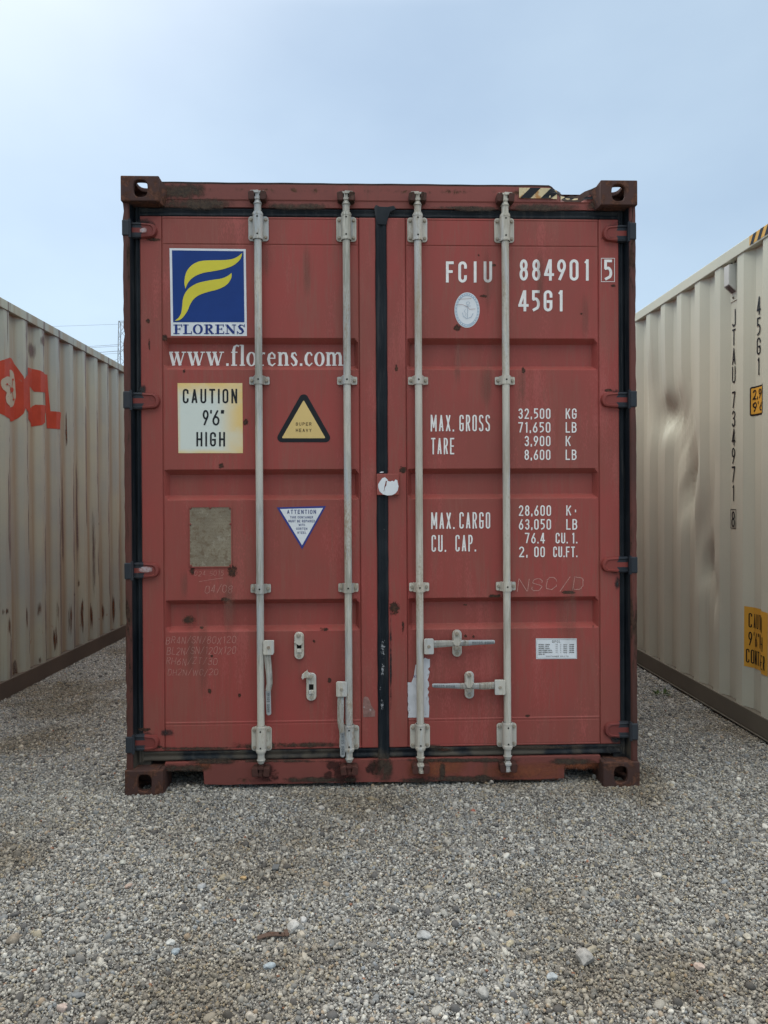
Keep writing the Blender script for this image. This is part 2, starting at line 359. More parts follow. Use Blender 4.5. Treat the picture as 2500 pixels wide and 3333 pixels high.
# ------------------------------------------------------------------ lettering: own stroke alphabet
def A(cx, cy, rx, ry, a0, a1, n=9):
    return [(cx+rx*cos(radians(a0+(a1-a0)*i/n)), cy+ry*sin(radians(a0+(a1-a0)*i/n))) for i in range(n+1)]
GW = {'I': .10, '1': .26, '.': .10, ',': .12, "'": .10, '"': .22, ' ': .22, 'M': .52, 'W': .58, '/': .35, 'J': .34, 'L': .36, '·': .12, '|': .1, ':': .1, '-': .3}
def glyph(ch, r):
    r = min(r, .30)
    O = [(A(.5, 1-r, .5, r, 0, 180)+A(.5, r, .5, r, 180, 360), True)]
    g = {
     'O': O, '0': O,
     'C': [([(1, 1-r-.08)]+A(.5, 1-r, .5, r, 0, 180)+A(.5, r, .5, r, 180, 360)+[(1, r+.08)], False)],
     'G': [([(1, 1-r-.08)]+A(.5, 1-r, .5, r, 0, 180)+A(.5, r, .5, r, 180, 360)+[(1, .46), (.5, .46)], False)],
     'Q': O+[([(.6, .2), (1, -.05)], False)],
     'S': [([(1, 1-r-.03)]+A(.5, 1-r, .5, r, 0, 180)+[(0, .70), (.12, .60), (.88, .42), (1, .32)]+A(.5, r, .5, r, 0, -180)+[(0, r+.03)], False)],
     'U': [([(0, 1)]+A(.5, r, .5, r, 180, 360)+[(1, 1)], False)],
     'J': [([(1, 1)]+A(.5, r, .5, r, 0, -170), False)],
     'A': [([(0, 0), (.5, 1.0)], False), ([(1, 0), (.5, 1.0)], False), ([(.25, .27), (.75, .27)], False)],
     'B': [([(0, 0), (0, 1)], False), ([(.1, 1), (.5, 1)]+A(.5, .77, .45, .23, 90, -90)+[(.1, .54)], False), ([(.1, .54), (.5, .54)]+A(.5, .27, .5, .27, 90, -90)+[(.1, 0)], False)],
     'D': [([(0, 0), (0, 1)], False), ([(.1, 1), (.4, 1)]+A(.4, 1-r, .6, r, 90, 0)+A(.4, r, .6, r, 0, -90)+[(.1, 0)], False)],
     'E': [([(0, 0), (0, 1)], False), ([(0, 1), (1, 1)], False), ([(0, 0), (1, 0)], False), ([(.1, .5), (.85, .5)], False)],
     'F': [([(0, 0), (0, 1)], False), ([(0, 1), (1, 1)], False), ([(.1, .52), (.8, .52)], False)],
     'H': [([(0, 0), (0, 1)], False), ([(1, 0), (1, 1)], False), ([(.1, .5), (.9, .5)], False)],
     'I': [([(.5, 0), (.5, 1)], False)],
     'K': [([(0, 0), (0, 1)], False), ([(1, 1), (.15, .46)], False), ([(.4, .58), (1, 0)], False)],
     'L': [([(0, 1), (0, 0)], False), ([(0, 0), (1, 0)], False)],
     'M': [([(0, 0), (0, 1)], False), ([(1, 0), (1, 1)], False), ([(.03, 1), (.5, .22)], False), ([(.97, 1), (.5, .22)], False)],
     'N': [([(0, 0), (0, 1)], False), ([(1, 0), (1, 1)], False), ([(.03, 1), (.97, 0)], False)],
     'P': [([(0, 0), (0, 1)], False), ([(.1, 1), (.5, 1)]+A(.5, .74, .5, .26, 90, -90)+[(.1, .48)], False)],
     'R': [([(0, 0), (0, 1)], False), ([(.1, 1), (.5, 1)]+A(.5, .75, .48, .25, 90, -90)+[(.1, .5)], False), ([(.5, .48), (1, 0)], False)],
     'T': [([(0, 1), (1, 1)], False), ([(.5, .97), (.5, 0)], False)],
     'V': [([(0, 1), (.5, 0)], False), ([(1, 1), (.5, 0)], False)],
     'W': [([(0, 1), (.25, 0)], False), ([(.5, .9), (.25, 0)], False), ([(.5, .9), (.75, 0)], False), ([(1, 1), (.75, 0)], False)],
     'X': [([(0, 0), (1, 1)], False), ([(0, 1), (1, 0)], False)],
     'Y': [([(0, 1), (.5, .45)], False), ([(1, 1), (.5, .45)], False), ([(.5, .5), (.5, 0)], False)],
     'Z': [([(0, 1), (1, 1)], False), ([(1, 1), (0, 0)], False), ([(0, 0), (1, 0)], False)],
     '1': [([(.75, 0), (.75, 1)], False), ([(.75, 1), (.15, .90)], False)],
     '2': [(A(.5, .74, .5, .26, 165, -10)+[(.92, .6), (.05, .04)], False), ([(0, 0), (1, 0)], False)],
     '3': [(A(.5, .76, .48, .24, 160, -80)+[(.4, .53)], False), ([(.4, .52)]+A(.5, .27, .5, .27, 80, -160), False)],
     '4': [([(.62, 1), (0, .25)], False), ([(0, .25), (1.05, .25)], False), ([(.72, 1), (.72, 0)], False)],
     '5': [([(.95, 1), (.12, 1)], False), ([(.12, 1), (.10, .60)], False), ([(.10, .58), (.4, .60)]+A(.45, .33, .53, .28, 80, -50)+[(.15, 0)], False)],
     '6': [([(.80, 1), (.08, .44)], False), (A(.5, .28, .5, .28, 0, 360, 18)[:-1], True)],
     '9': [([(.20, 0), (.92, .56)], False), (A(.5, .72, .5, .28, 0, 360, 18)[:-1], True)],
     '7': [([(0, 1), (1, 1)], False), ([(.98, .98), (.32, 0)], False)],
     '8': [(A(.5, .76, .44, .24, 0, 360, 16)[:-1], True), (A(.5, .27, .5, .27, 0, 360, 16)[:-1], True)],
     '.': [([(.5, .0), (.5, .03)], False)],
     '·': [([(.5, .4), (.5, .55)], False)],
     ':': [([(.5, .2), (.5, .35)], False), ([(.5, .6), (.5, .75)], False)],
     ',': [([(.7, .14), (.3, -.08)], False)],
     "'": [([(.7, 1.02), (.4, .84)], False)],
     '"': [([(.3, 1.02), (.15, .84)], False), ([(.95, 1.02), (.8, .84)], False)],
     '/': [([(0, -.05), (1, 1.1)], False)], '|': [([(.5, -.1), (.5, 1.1)], False)], '-': [([(0, .5), (1, .5)], False)],
     ' ': []}
    return g[ch]
def ribbon(pts, t, closed=False):
    """centre line (x, y, [factor]) -> list of quads"""
    P = [(p[0], p[1]) for p in pts]; T = [(p[2] if len(p) > 2 else t) for p in pts]
    Q = [P[0]]; TT = [T[0]]
    for p, tt in zip(P[1:], T[1:]):
        if math.hypot(p[0]-Q[-1][0], p[1]-Q[-1][1]) > 1e-6: Q.append(p); TT.append(tt)
    if closed and math.hypot(Q[0][0]-Q[-1][0], Q[0][1]-Q[-1][1]) < 1e-6: Q.pop(); TT.pop()
    n = len(Q); L = []; R = []
    for i in range(n):
        a = Q[i-1] if (i > 0 or closed) else None; c = Q[(i+1) % n] if (i < n-1 or closed) else None
        def nr(p, q):
            dx, dy = q[0]-p[0], q[1]-p[1]; k = math.hypot(dx, dy); return (-dy/k, dx/k)
        if a is None: nx, ny = nr(Q[i], c); k = 1
        elif c is None: nx, ny = nr(a, Q[i]); k = 1
        else:
            n1, n2 = nr(a, Q[i]), nr(Q[i], c); sx, sy = n1[0]+n2[0], n1[1]+n2[1]; ll = math.hypot(sx, sy)
            if ll < 1e-3: nx, ny = n1; k = 1
            else:
                nx, ny = sx/ll, sy/ll; k = min(1.45, 1/max(.3, nx*n1[0]+ny*n1[1]))
        h = TT[i]/2*k
        L.append((Q[i][0]+nx*h, Q[i][1]+ny*h)); R.append((Q[i][0]-nx*h, Q[i][1]-ny*h))
    out = []
    for i in range(n if closed else n-1):
        j = (i+1) % n; out.append([L[i], L[j], R[j], R[i]])
    return out
def text_polys(s, x0, y0, x1, y1, t=.13, sp=.13, slant=0, jitter=0, wscale=1):
    """quads in a y-down frame fitted to the box; returns [(layer, poly)]"""
    h = y1-y0; ws = [GW.get(c, .40) for c in s]; tot = sum(ws)+sp*(len(s)-1); k = (x1-x0)/tot
    T = t*h; out = []; x = x0
    for c, w in zip(s, ws):
        W_ = w*k
        ax, aw = x+T/2, max(1e-3, W_-T)
        if W_ < T*1.5: ax, aw = x+W_/2-.01*h, .02*h
        ah = h-T; r = aw/2/ah*1.05
        jy = random.uniform(-jitter, jitter)*h
        for li, (st, cl) in enumerate(glyph(c, r)):
            pts = [(ax+u*aw, y1-T/2-v*ah) for u, v in st]
            if jitter: pts = [(p[0]+random.uniform(-1, 1)*jitter*h*.4, p[1]+jy+random.uniform(-1, 1)*jitter*h*.4) for p in pts]
            if not cl:
                def ext(p, q):
                    d_ = math.hypot(p[0]-q[0], p[1]-q[1]) or 1; e_ = T*(.5 if (abs(p[0]-q[0]) < 1e-3 or abs(p[1]-q[1]) < 1e-3) else .3)
                    return (p[0]+(p[0]-q[0])/d_*e_, p[1]+(p[1]-q[1])/d_*e_)
                pts[0] = ext(pts[0], pts[1]); pts[-1] = ext(pts[-1], pts[-2])
            if slant: pts = [(p[0]+(y1-p[1])*slant, p[1]) for p in pts]
            out += [(li, q) for q in ribbon(pts, T, cl)]
        x += W_+sp*k
    return out
# serif alphabet: strokes (points with own thickness)
def serif_glyph(ch, bold):
    T = .40 if bold else .175; t = .13 if bold else .065
    th = lambda pts: ([(*p, t) for p in pts], False)
    TH = lambda pts: ([(*p, T) for p in pts], False)
    def bowl(cx, cy, rx, ry, a0, a1, closed=False, n=20):
        return ([(cx+rx*cos(radians(a0+(a1-a0)*i/n)), cy+ry*sin(radians(a0+(a1-a0)*i/n)), t+(T-t)*abs(cos(radians(a0+(a1-a0)*i/n)))**1.3) for i in range(n+(0 if closed else 1))], closed)
    f = t/2
    G = {
     'F': (.78, [TH([(.26, 0), (.26, 1)]), th([(.02, f), (.55, f)]), th([(.02, 1-f), (.76, 1-f)]), th([(.3, .52), (.6, .52)]), th([(.74, 1), (.74, .72)]), th([(.6, .64), (.6, .40)])]),
     'L': (.80, [TH([(.26, 0), (.26, 1)]), th([(.02, f), (.78, f)]), th([(.02, 1-f), (.52, 1-f)]), th([(.76, 0), (.76, .3)])]),
     'O': (.92, [bowl(.46, .5, .33, .46, 0, 360, True, 28)]),
     'R': (.92, [TH([(.26, 0), (.26, 1)]), th([(.02, f), (.5, f)]), th([(.02, 1-f), (.5, 1-f)]), bowl(.42, .755, .25, .2, 90, -90), th([(.26, .53), (.45, .53)]), ([(.45, .5, T*.8), (.74, .08, T*.8)], False), th([(.62, f), (.92, f)])]),
     'E': (.82, [TH([(.26, 0), (.26, 1)]), th([(.02, f), (.78, f)]), th([(.02, 1-f), (.76, 1-f)]), th([(.3, .52), (.6, .52)]), th([(.74, 1), (.74, .74)]), th([(.77, 0), (.77, .28)]), th([(.6, .64), (.6, .40)])]),
     'N': (.98, [th([(.2, 0), (.2, 1)]), th([(.02, f), (.38, f)]), ([(.18, .9, T), (.78, .1, T)], False), th([(.80, 0), (.80, 1)]), th([(.62, 1-f), (.98, 1-f)]), th([(.02, 1-f), (.3, 1-f)])]),
     'S': (.72, [([(.62, .80, t), (.48, .93, t), (.30, .92, T*.6), (.19, .78, T*.8), (.30, .60, T), (.46, .46, T), (.54, .28, T*.9), (.44, .1, T*.6), (.24, .05, t), (.08, .22, t)], False), th([(.66, 1), (.66, .7)]), th([(.05, 0), (.05, .32)])]),
     'w': (.98, [([(.12, .66, T), (.30, .02, T)], False), ([(.30, .02, t), (.47, .66, t)], False), ([(.45, .66, T), (.64, .02, T)], False), ([(.64, .02, t), (.84, .66, t)], False), th([(0, .66), (.27, .66)]), th([(.34, .66), (.58, .66)]), th([(.72, .66), (.96, .66)])]),
     '.': (.26, [([(.13, 0, .15), (.13, .12, .15)], False)]),
     'f': (.44, [([(.18, 0, T), (.18, .75, T), (.22, .92, T*.8), (.34, 1.0, t*1.3), (.46, .95, .12)], False), th([(.04, .66), (.38, .66)]), th([(.04, f), (.36, f)])]),
     'l': (.34, [TH([(.17, 0), (.17, 1.02)]), th([(.03, f), (.32, f)]), th([(.03, 1.0), (.17, 1.0)])]),
     'o': (.58, [bowl(.29, .33, .20, .32, 0, 360, True, 24)]),
     'r': (.46, [TH([(.17, 0), (.17, .66)]), th([(.03, f), (.34, f)]), th([(.03, .64), (.17, .64)]), ([(.2, .45, t), (.28, .62, t), (.4, .60, .12)], False)]),
     'e': (.54, [([(.44, .36, t), (.42, .52, T*.7), (.28, .65, t), (.14, .54, T*.8), (.10, .33, T), (.15, .10, T*.8), (.30, .01, t*1.3), (.46, .13, t)], False), th([(.12, .37), (.47, .37)])]),
     'n': (.64, [TH([(.15, 0), (.15, .66)]), th([(.02, f), (.30, f)]), th([(.02, .64), (.15, .64)]), ([(.18, .5, t), (.30, .63, t*1.4), (.44, .60, T*.8), (.49, .45, T), (.49, 0, T)], False), th([(.36, f), (.63, f)])]),
     's': (.44, [([(.36, .50, t), (.28, .64, t), (.14, .60, T*.7), (.12, .47, T*.9), (.24, .35, T), (.34, .22, T), (.32, .06, T*.7), (.18, .01, t), (.07, .14, t)], False)]),
     'c': (.50, [([(.42, .50, .11), (.34, .64, t), (.2, .62, T*.7), (.11, .48, T*.9), (.09, .30, T), (.14, .1, T*.8), (.28, .01, t*1.3), (.44, .14, t)], False)]),
     'm': (.98, [TH([(.15, 0), (.15, .66)]), th([(.02, f), (.30, f)]), th([(.02, .64), (.15, .64)]), ([(.18, .5, t), (.29, .63, t*1.4), (.42, .60, T*.8), (.47, .45, T), (.47, 0, T)], False), th([(.35, f), (.60, f)]),
                 ([(.50, .5, t), (.62, .63, t*1.4), (.75, .60, T*.8), (.80, .45, T), (.80, 0, T)], False), th([(.68, f), (.95, f)])])}
    return G[ch]
def serif_polys(s, x0, y0, x1, y1, bold=False, sp=.03):
    gs = [serif_glyph(c, bold) for c in s]; tot = sum(g[0] for g in gs)+sp*(len(s)-1); k = (x1-x0)/tot; h = y1-y0
    out = []; x = x0
    for w, strokes in gs:
        for li, (st, cl) in enumerate(strokes):
            pts = [(x+p[0]*k, y1-p[1]*h, p[2]*h*(.62 if bold else .8)) for p in st]
            out += [(li, q) for q in ribbon(pts, 1, cl)]
        x += (w+sp)*k
    return out
def decal(name, polys, mat, parent, Y=0.065, lift=.0012, label=None):
    """flat print at depth Y in front of a door face; polys = [(layer, [(px, py)...])] measured on the photo"""
    mb = MB()
    for li, q in polys:
        y = Y-lift-li*.00022
        mb.add([(fx(a, b, Y), y, fz(a, b, Y)) for a, b in q], [tuple(range(len(q)))])
    return mb.build(name, mat, parent, label=label)
def cx(pts, ox, oy, s): return [(ox+a/s, oy+b/s) for a, b in pts]
def rounded(pts, r, n=6):
    out = []; m = len(pts)
    for i in range(m):
        p, a, b = Vector(pts[i]), Vector(pts[i-1]), Vector(pts[(i+1) % m])
        u, v = (a-p).normalized(), (b-p).normalized()
        th = math.acos(max(-1, min(1, u.dot(v))))/2; d = r/math.tan(th); c = p+(u+v).normalized()*(r/sin(th))
        s, e = p+u*d, p+v*d
        a0 = math.atan2(s.y-c.y, s.x-c.x); a1 = math.atan2(e.y-c.y, e.x-c.x)
        while a1-a0 > pi: a1 -= 2*pi
        while a1-a0 < -pi: a1 += 2*pi
        out += [(c.x+r*cos(a0+(a1-a0)*k/n), c.y+r*sin(a0+(a1-a0)*k/n)) for k in range(n+1)]
    return out
def smooth_loop(pts, sharp=(), n=4):
    """Catmull-Rom through the points; indices in sharp stay corners"""
    m = len(pts); out = []
    for i in range(m):
        p1, p2 = pts[i], pts[(i+1) % m]
        p0 = p1 if i in sharp else pts[i-1]
        p3 = p2 if (i+1) % m in sharp else pts[(i+2) % m]
        for k in range(n):
            t = k/n
            out.append(tuple(.5*((2*p1[j])+(-p0[j]+p2[j])*t+(2*p0[j]-5*p1[j]+4*p2[j]-p3[j])*t*t+(-p0[j]+3*p1[j]-3*p2[j]+p3[j])*t**3) for j in (0, 1)))
    return out

# ------------------------------------------------------------------ the ground
def gz(x, y):
    a = np.interp(x, [-6, -2.7, -1.5, 1.5, 2.15, 6], [-.02, -.02, 0, 0, .0, .0])
    b = np.interp(x, [-6, -2.7, -1.3, 1.3, 2.15, 6], [.0027, .0027, 0, 0, .0125, .0125])
    return float(a + b*min(max(y, 0), 14))
def ground():
    xs = [-900, -300, -100, -40, -15, -8]+list(np.linspace(-6, 6, 61))+[8, 15, 40, 100, 300, 900]
    ys = [-900, -300, -100, -40, -15, -8]+list(np.linspace(-6, 16, 89))+[20, 40, 100, 300, 900]
    mb = MB(); nx = len(xs)
    vs = [(x, y, gz(x, y)-.006) for y in ys for x in xs]
    fs = [(j*nx+i, j*nx+i+1, (j+1)*nx+i+1, (j+1)*nx+i) for j in range(len(ys)-1) for i in range(nx-1)]
    mb.add(vs, fs)
    m, n, l, b = newmat('packed_gravel_soil'); o = ocoord(n)
    v = n.new('ShaderNodeTexVoronoi'); v.inputs['Scale'].default_value = 75; l.new(o, v.inputs[0])
    big = noise(n, l, o, .9, 5)
    c = mixc(n, l, mrange(n, l, big, .4, .62), (.20, .19, .175), (.16, .135, .105))
    sp = n.new('ShaderNodeSeparateColor'); l.new(v.outputs['Color'], sp.inputs[0])
    c = mixc(n, l, math_(n, l, 'MULTIPLY', sp.outputs[0], .6), c, (.33, .32, .30))
    l.new(c, b.inputs['Base Color']); b.inputs['Roughness'].default_value = .95
    bump(n, l, b, v.outputs['Distance'], .8, .01)
    o_ = mb.build('ground', m); o_['kind'] = 'structure'
ground()

def stone_colour():
    m, n, l, b = newmat('gravel_stone')
    g = n.new('ShaderNodeNewGeometry')
    r = n.new('ShaderNodeValToRGB'); r.color_ramp.interpolation = 'CONSTANT'
    cols = [(.0, (0.121, 0.119, 0.119)), (.10, (0.195, 0.192, 0.185)), (.20, (0.279, 0.275, 0.260)), (.34, (0.358, 0.352, 0.330)), (.47, (0.223, 0.233, 0.238)), (.56, (0.437, 0.430, 0.405)),
            (.69, (0.381, 0.343, 0.264)), (.76, (0.307, 0.293, 0.264)), (.83, (0.530, 0.522, 0.484)), (.915, (0.391, 0.320, 0.246)), (.935, (0.279, 0.302, 0.326)), (.97, (0.614, 0.604, 0.563)), (.995, (0.298, 0.156, 0.106))]
    e = r.color_ramp.elements
    while len(e) < len(cols): e.new(.5)
    for i, (p, c) in enumerate(cols): e[i].position = p; e[i].color = (*c, 1)
    l.new(g.outputs['Random Per Island'], r.inputs[0])
    wp = g.outputs['Position']
    fine = noise(n, l, wp, 500, 4)
    c = mixc(n, l, mrange(n, l, fine, .3, .7), r.outputs[0], mixc(n, l, 1., r.outputs[0], (.72, .72, .70), 'MULTIPLY'))
    big = noise(n, l, wp, 1.1, 6, .6, (1, 1, 1), (5.3, 2.1, 0))
    patch = mrange(n, l, big, .48, .64, 0, .7)
    c = mixc(n, l, patch, c, mixc(n, l, 1., c, (.60, .51, .39), 'MULTIPLY'))
    big2 = noise(n, l, wp, .55, 4, .5, (1, 1, 1), (1.3, 7.1, 0))
    c = mixc(n, l, mrange(n, l, big2, .40, .62, 0, .5), c, mixc(n, l, 1., c, (.86, .84, .80), 'MULTIPLY'))
    l.new(c, b.inputs['Base Color']); b.inputs['Roughness'].default_value = .85; b.inputs['Specular IOR Level'].default_value = .3
    return m
STONE = stone_colour()
def ico(sub):
    bm = bmesh.new(); bmesh.ops.create_icosphere(bm, subdivisions=sub, radius=1)
    v = np.array([x.co[:] for x in bm.verts]); f = np.array([[q.index for q in p.verts] for p in bm.faces]); bm.free()
    return v, f
def tile_mesh(name, size, n_small, n_mid, n_big):
    V = []; Fc = []; off = 0
    v1, f1 = ico(1); v2, f2 = ico(2)
    def batch(n, v, f, rlo, rhi, zlo, zhi):
        nonlocal off
        r = np.exp(rng.uniform(np.log(rlo), np.log(rhi), n))
        sc = np.stack([rng.uniform(.75, 1.3, n), rng.uniform(.7, 1.1, n), rng.uniform(.5, .85, n)], 1)*r[:, None]
        q = v[None]*(1+rng.normal(0, .17 if len(v) < 20 else .09, (n, len(v), 1)))
        q = q*sc[:, None, :]
        # random rotation
        e = rng.normal(size=(n, 4)); e[:, 1:3] *= .45; e /= np.linalg.norm(e, axis=1)[:, None]
        w, x, y, z = e.T
        Rm = np.stack([1-2*(y*y+z*z), 2*(x*y-z*w), 2*(x*z+y*w), 2*(x*y+z*w), 1-2*(x*x+z*z), 2*(y*z-x*w), 2*(x*z-y*w), 2*(y*z+x*w), 1-2*(x*x+y*y)], 1).reshape(n, 3, 3)
        q = np.einsum('nij,nkj->nki', Rm, q)
        pos = np.stack([rng.uniform(-size/2, size/2, n), rng.uniform(-size/2, size/2, n), rng.uniform(zlo, zhi, n)*r], 1)
        q = q+pos[:, None, :]
        V.append(q.reshape(-1, 3)); Fc.append((f[None]+(off+np.arange(n)*len(v))[:, None, None]).reshape(-1, 3)); off += n*len(v)
    batch(n_small, v1, f1, .0022, .0052, -.3, .6)
    batch(n_mid, v1, f1, .0048, .0095, .0, .5)
    batch(n_big, v2, f2, .0085, .016, .0, .30)
    V = np.concatenate(V); Fc = np.concatenate(Fc)
    me = bpy.data.meshes.new(name)
    me.vertices.add(len(V)); me.vertices.foreach_set('co', V.ravel())
    me.loops.add(Fc.size); me.loops.foreach_set('vertex_index', Fc.ravel())
    me.polygons.add(len(Fc)); me.polygons.foreach_set('loop_start', np.arange(0, Fc.size, 3))
    me.update(); me.validate(); me.materials.append(STONE)
    return me
def gravel():
    TS = .6
    tiles = bpy.data.collections.new('gravel_tiles')
    for i in range(6):
        o = bpy.data.objects.new('gravel_tile', tile_mesh('gravel_tile', TS*1.04, 10600, 1500, 60)); tiles.objects.link(o)
    pts = []; rot = []; idx = []
    for j in range(-4, 17):
        for i in range(-7, 8):
            x, y = (i+.0)*TS, (j+.5)*TS
            if y > 9 and abs(x) > 2.7: continue
            if y > .7 and abs(x) < .8: continue
            if x > 3.6 or x < -4.2: continue
            pts.append((x, y, gz(x, y))); rot.append(random.randrange(4)*pi/2); idx.append(random.randrange(6))
    me = bpy.data.meshes.new('gravel'); me.from_pydata(pts, [], [])
    a = me.attributes.new('turn', 'FLOAT', 'POINT'); a.data.foreach_set('value', rot)
    b = me.attributes.new('pick', 'INT', 'POINT'); b.data.foreach_set('value', idx)
    ob = bpy.data.objects.new('gravel', me); COL.objects.link(ob); ob['kind'] = 'stuff'
    ob['label'] = 'grey and tan crushed stone gravel covering the whole yard'; ob['category'] = 'gravel'
    me.materials.append(STONE)
    ng = bpy.data.node_groups.new('gravel_scatter', 'GeometryNodeTree')
    ng.interface.new_socket('Geometry', in_out='INPUT', socket_type='NodeSocketGeometry'); ng.interface.new_socket('Geometry', in_out='OUTPUT', socket_type='NodeSocketGeometry')
    n, l = ng.nodes, ng.links
    gi, go = n.new('NodeGroupInput'), n.new('NodeGroupOutput')
    ci = n.new('GeometryNodeCollectionInfo'); ci.inputs[0].default_value = tiles; ci.inputs['Separate Children'].default_value = True; ci.inputs['Reset Children'].default_value = True
    ip = n.new('GeometryNodeInstanceOnPoints'); ip.inputs['Pick Instance'].default_value = True
    na = n.new('GeometryNodeInputNamedAttribute'); na.data_type = 'FLOAT'; na.inputs[0].default_value = 'turn'
    nb = n.new('GeometryNodeInputNamedAttribute'); nb.data_type = 'INT'; nb.inputs[0].default_value = 'pick'
    cb = n.new('ShaderNodeCombineXYZ'); l.new(na.outputs[0], cb.inputs[2])
    l.new(gi.outputs[0], ip.inputs['Points']); l.new(ci.outputs[0], ip.inputs['Instance']); l.new(nb.outputs[0], ip.inputs['Instance Index']); l.new(cb.outputs[0], ip.inputs['Rotation'])
    l.new(ip.outputs[0], go.inputs[0])
    ob.modifiers.new('scatter', 'NODES').node_group = ng
gravel()
def bank():
    v, f = ico(1); V = []; Fc = []; off = 0
    def put(x, y, z, r):
        nonlocal off
        q = v*(1+rng.normal(0, .15, (len(v), 1)))*np.array([rng.uniform(.8, 1.3), rng.uniform(.7, 1.1), rng.uniform(.55, .9)])*r
        V.append(q+np.array([x, y, z])); Fc.append(f+off); off += len(v)
    for i in range(2600):                                     # heaped under the sill and round the castings
        x = rng.uniform(-1.03, 1.03); h = .004+.008*sin(x*5.1)+.006*sin(x*13.7+1); y = .05+rng.normal(0, .05)
        put(x, y, max(0, h)*math.exp(-((y-.06)/.06)**2)*rng.uniform(.2, 1), math.exp(rng.uniform(math.log(.003), math.log(.009))))
    for i in range(1500):                                     # along the foot of the right hand container
        y = rng.uniform(.3, 6); d = abs(rng.normal(0, .035)); x = 2.152-.02-d+y*sin(radians(.1)); put(x, y, gz(x, y)+.012*math.exp(-d/.03)*rng.uniform(0, 1), math.exp(rng.uniform(math.log(.003), math.log(.009))))
    for i in range(1500):                                     # and of the left hand one
        y = rng.uniform(.5, 7); d = abs(rng.normal(0, .035)); x = -2.695+.02+d+y*sin(radians(1.3)); put(x, y, gz(x, y)+.012*math.exp(-d/.03)*rng.uniform(0, 1), math.exp(rng.uniform(math.log(.003), math.log(.009))))
    V, Fc = np.concatenate(V), np.concatenate(Fc); me = bpy.data.meshes.new('gravel_bank'); me.from_pydata(V.tolist(), [], Fc.tolist()); me.materials.append(STONE)
    o = bpy.data.objects.new('gravel_bank', me); COL.objects.link(o); o['kind'] = 'stuff'; o['label'] = 'loose gravel heaped against the feet of the three containers'; o['category'] = 'gravel'
bank()

# ------------------------------------------------------------------ corrugated walls (local frame: x outward, y along, z up)
PER, CR, SL, DEP = .278, .072, .068, .036
def prof(s, ph):
    u = (s-ph) % PER
    # crest far edge at u = 0, going nearer is negative; so just past the far edge: slant in, recess, slant out, crest
    if u < SL: return -DEP*u/SL
    if u < SL+.070: return -DEP
    if u < 2*SL+.070: return -DEP*(1-(u-SL-.070)/SL)
    return 0.
def breaks(s0, s1, ph):
    k0 = math.floor((s0-ph)/PER)-1; out = [s0, s1]
    for k in range(k0, k0+int((s1-s0)/PER)+4):
        for d in (0, SL, SL+.070, 2*SL+.070):
            s = ph+k*PER+d
            if s0+1e-4 < s < s1-1e-4: out.append(s)
    return sorted(out)
def wall(name, mat, parent, side, s0, s1, z0, z1, ph, dent=None, x0=0., fine=None):
    """side=+1 faces +x, -1 faces -x"""
    mb = MB(); bs = breaks(s0, s1, ph)
    zs = [z0, z1]
    if dent:
        b2 = []
        for a, b in zip(bs, bs[1:]):
            k = 4 if fine[0] < a < fine[1] else 1
            b2 += [a+(b-a)*i/k for i in range(k)]
        bs = b2+[bs[-1]]
        zs = list(np.linspace(z0, z1, 110))
    nv = len(zs); vs = []
    for s in bs:
        for z in zs:
            p = prof(s, ph) - .008
            if dent: p = dent(s, z, p)
            vs.append((x0+side*p, s, z))
    fs = [(i*nv+j, i*nv+j+1, (i+1)*nv+j+1, (i+1)*nv+j) for i in range(len(bs)-1) for j in range(nv-1)]
    mb.add(vs, fs)
    o = mb.build(name, mat, parent)
    if not dent:
        bv = o.modifiers.new('bevel', 'BEVEL'); bv.width = .0035; bv.segments = 2; bv.limit_method = 'ANGLE'; bv.angle_limit = radians(10)
    else:
        o.data.polygons.foreach_set('use_smooth', [True]*len(o.data.polygons))
        orig = set(round(x, 5) for x in breaks(s0, s1, ph)); me = o.data
        at = me.attributes.new('sharp_edge', 'BOOLEAN', 'EDGE'); co = me.vertices; val = []
        for e in me.edges:
            a, b = co[e.vertices[0]].co, co[e.vertices[1]].co
            k = abs(a.y-b.y) < 1e-5 and round(a.y, 5) in orig
            if k:
                p0 = prof(a.y, ph)-.008; k = abs(dent(a.y, a.z, p0)-p0) < .006
            val.append(k)
        at.data.foreach_set('value', val)
    return o
def clip(poly, s0, s1):
    def half(P, c, keep):
        out = []
        for i in range(len(P)):
            a, b = P[i-1], P[i]; ia, ib = keep(a[0]), keep(b[0])
            if ia != ib:
                t = (c-a[0])/(b[0]-a[0]); out.append((c, a[1]+(b[1]-a[1])*t))
            if ib: out.append(b)
        return out
    P = half(poly, s0, lambda s: s >= s0)
    return half(P, s1, lambda s: s <= s1) if len(P) > 2 else []
def wall_decal(name, polys, mat, parent, side, ph, x0=0., lift=.002, dent=None, label=None):
    """polys [(layer, [(s, z)..])] laid over the corrugation facet by facet"""
    mb = MB()
    for li, q in polys:
        ss = [p[0] for p in q]; bs = breaks(min(ss)-1e-3, max(ss)+1e-3, ph)
        for a, b in zip(bs, bs[1:]):
            c = clip(q, a, b)
            if len(c) < 3: continue
            cc = [c[0]]
            for p in c[1:]:
                if math.hypot(p[0]-cc[-1][0], p[1]-cc[-1][1]) > 1e-5: cc.append(p)
            if len(cc) < 3: continue
            vv = []
            for s, z in cc:
                s_ = min(max(s, a), b)
                pa = prof(a+1e-6, ph); pb = prof(b-1e-6, ph); p = pa+(pb-pa)*(s_-a)/(b-a)-.008
                if dent: p = dent(s, z, p)
                vv.append((x0+side*(p+lift+li*.0006), s, z))
            mb.add(vv, [tuple(range(len(vv)))])
    return mb.build(name, mat, parent, label=label)
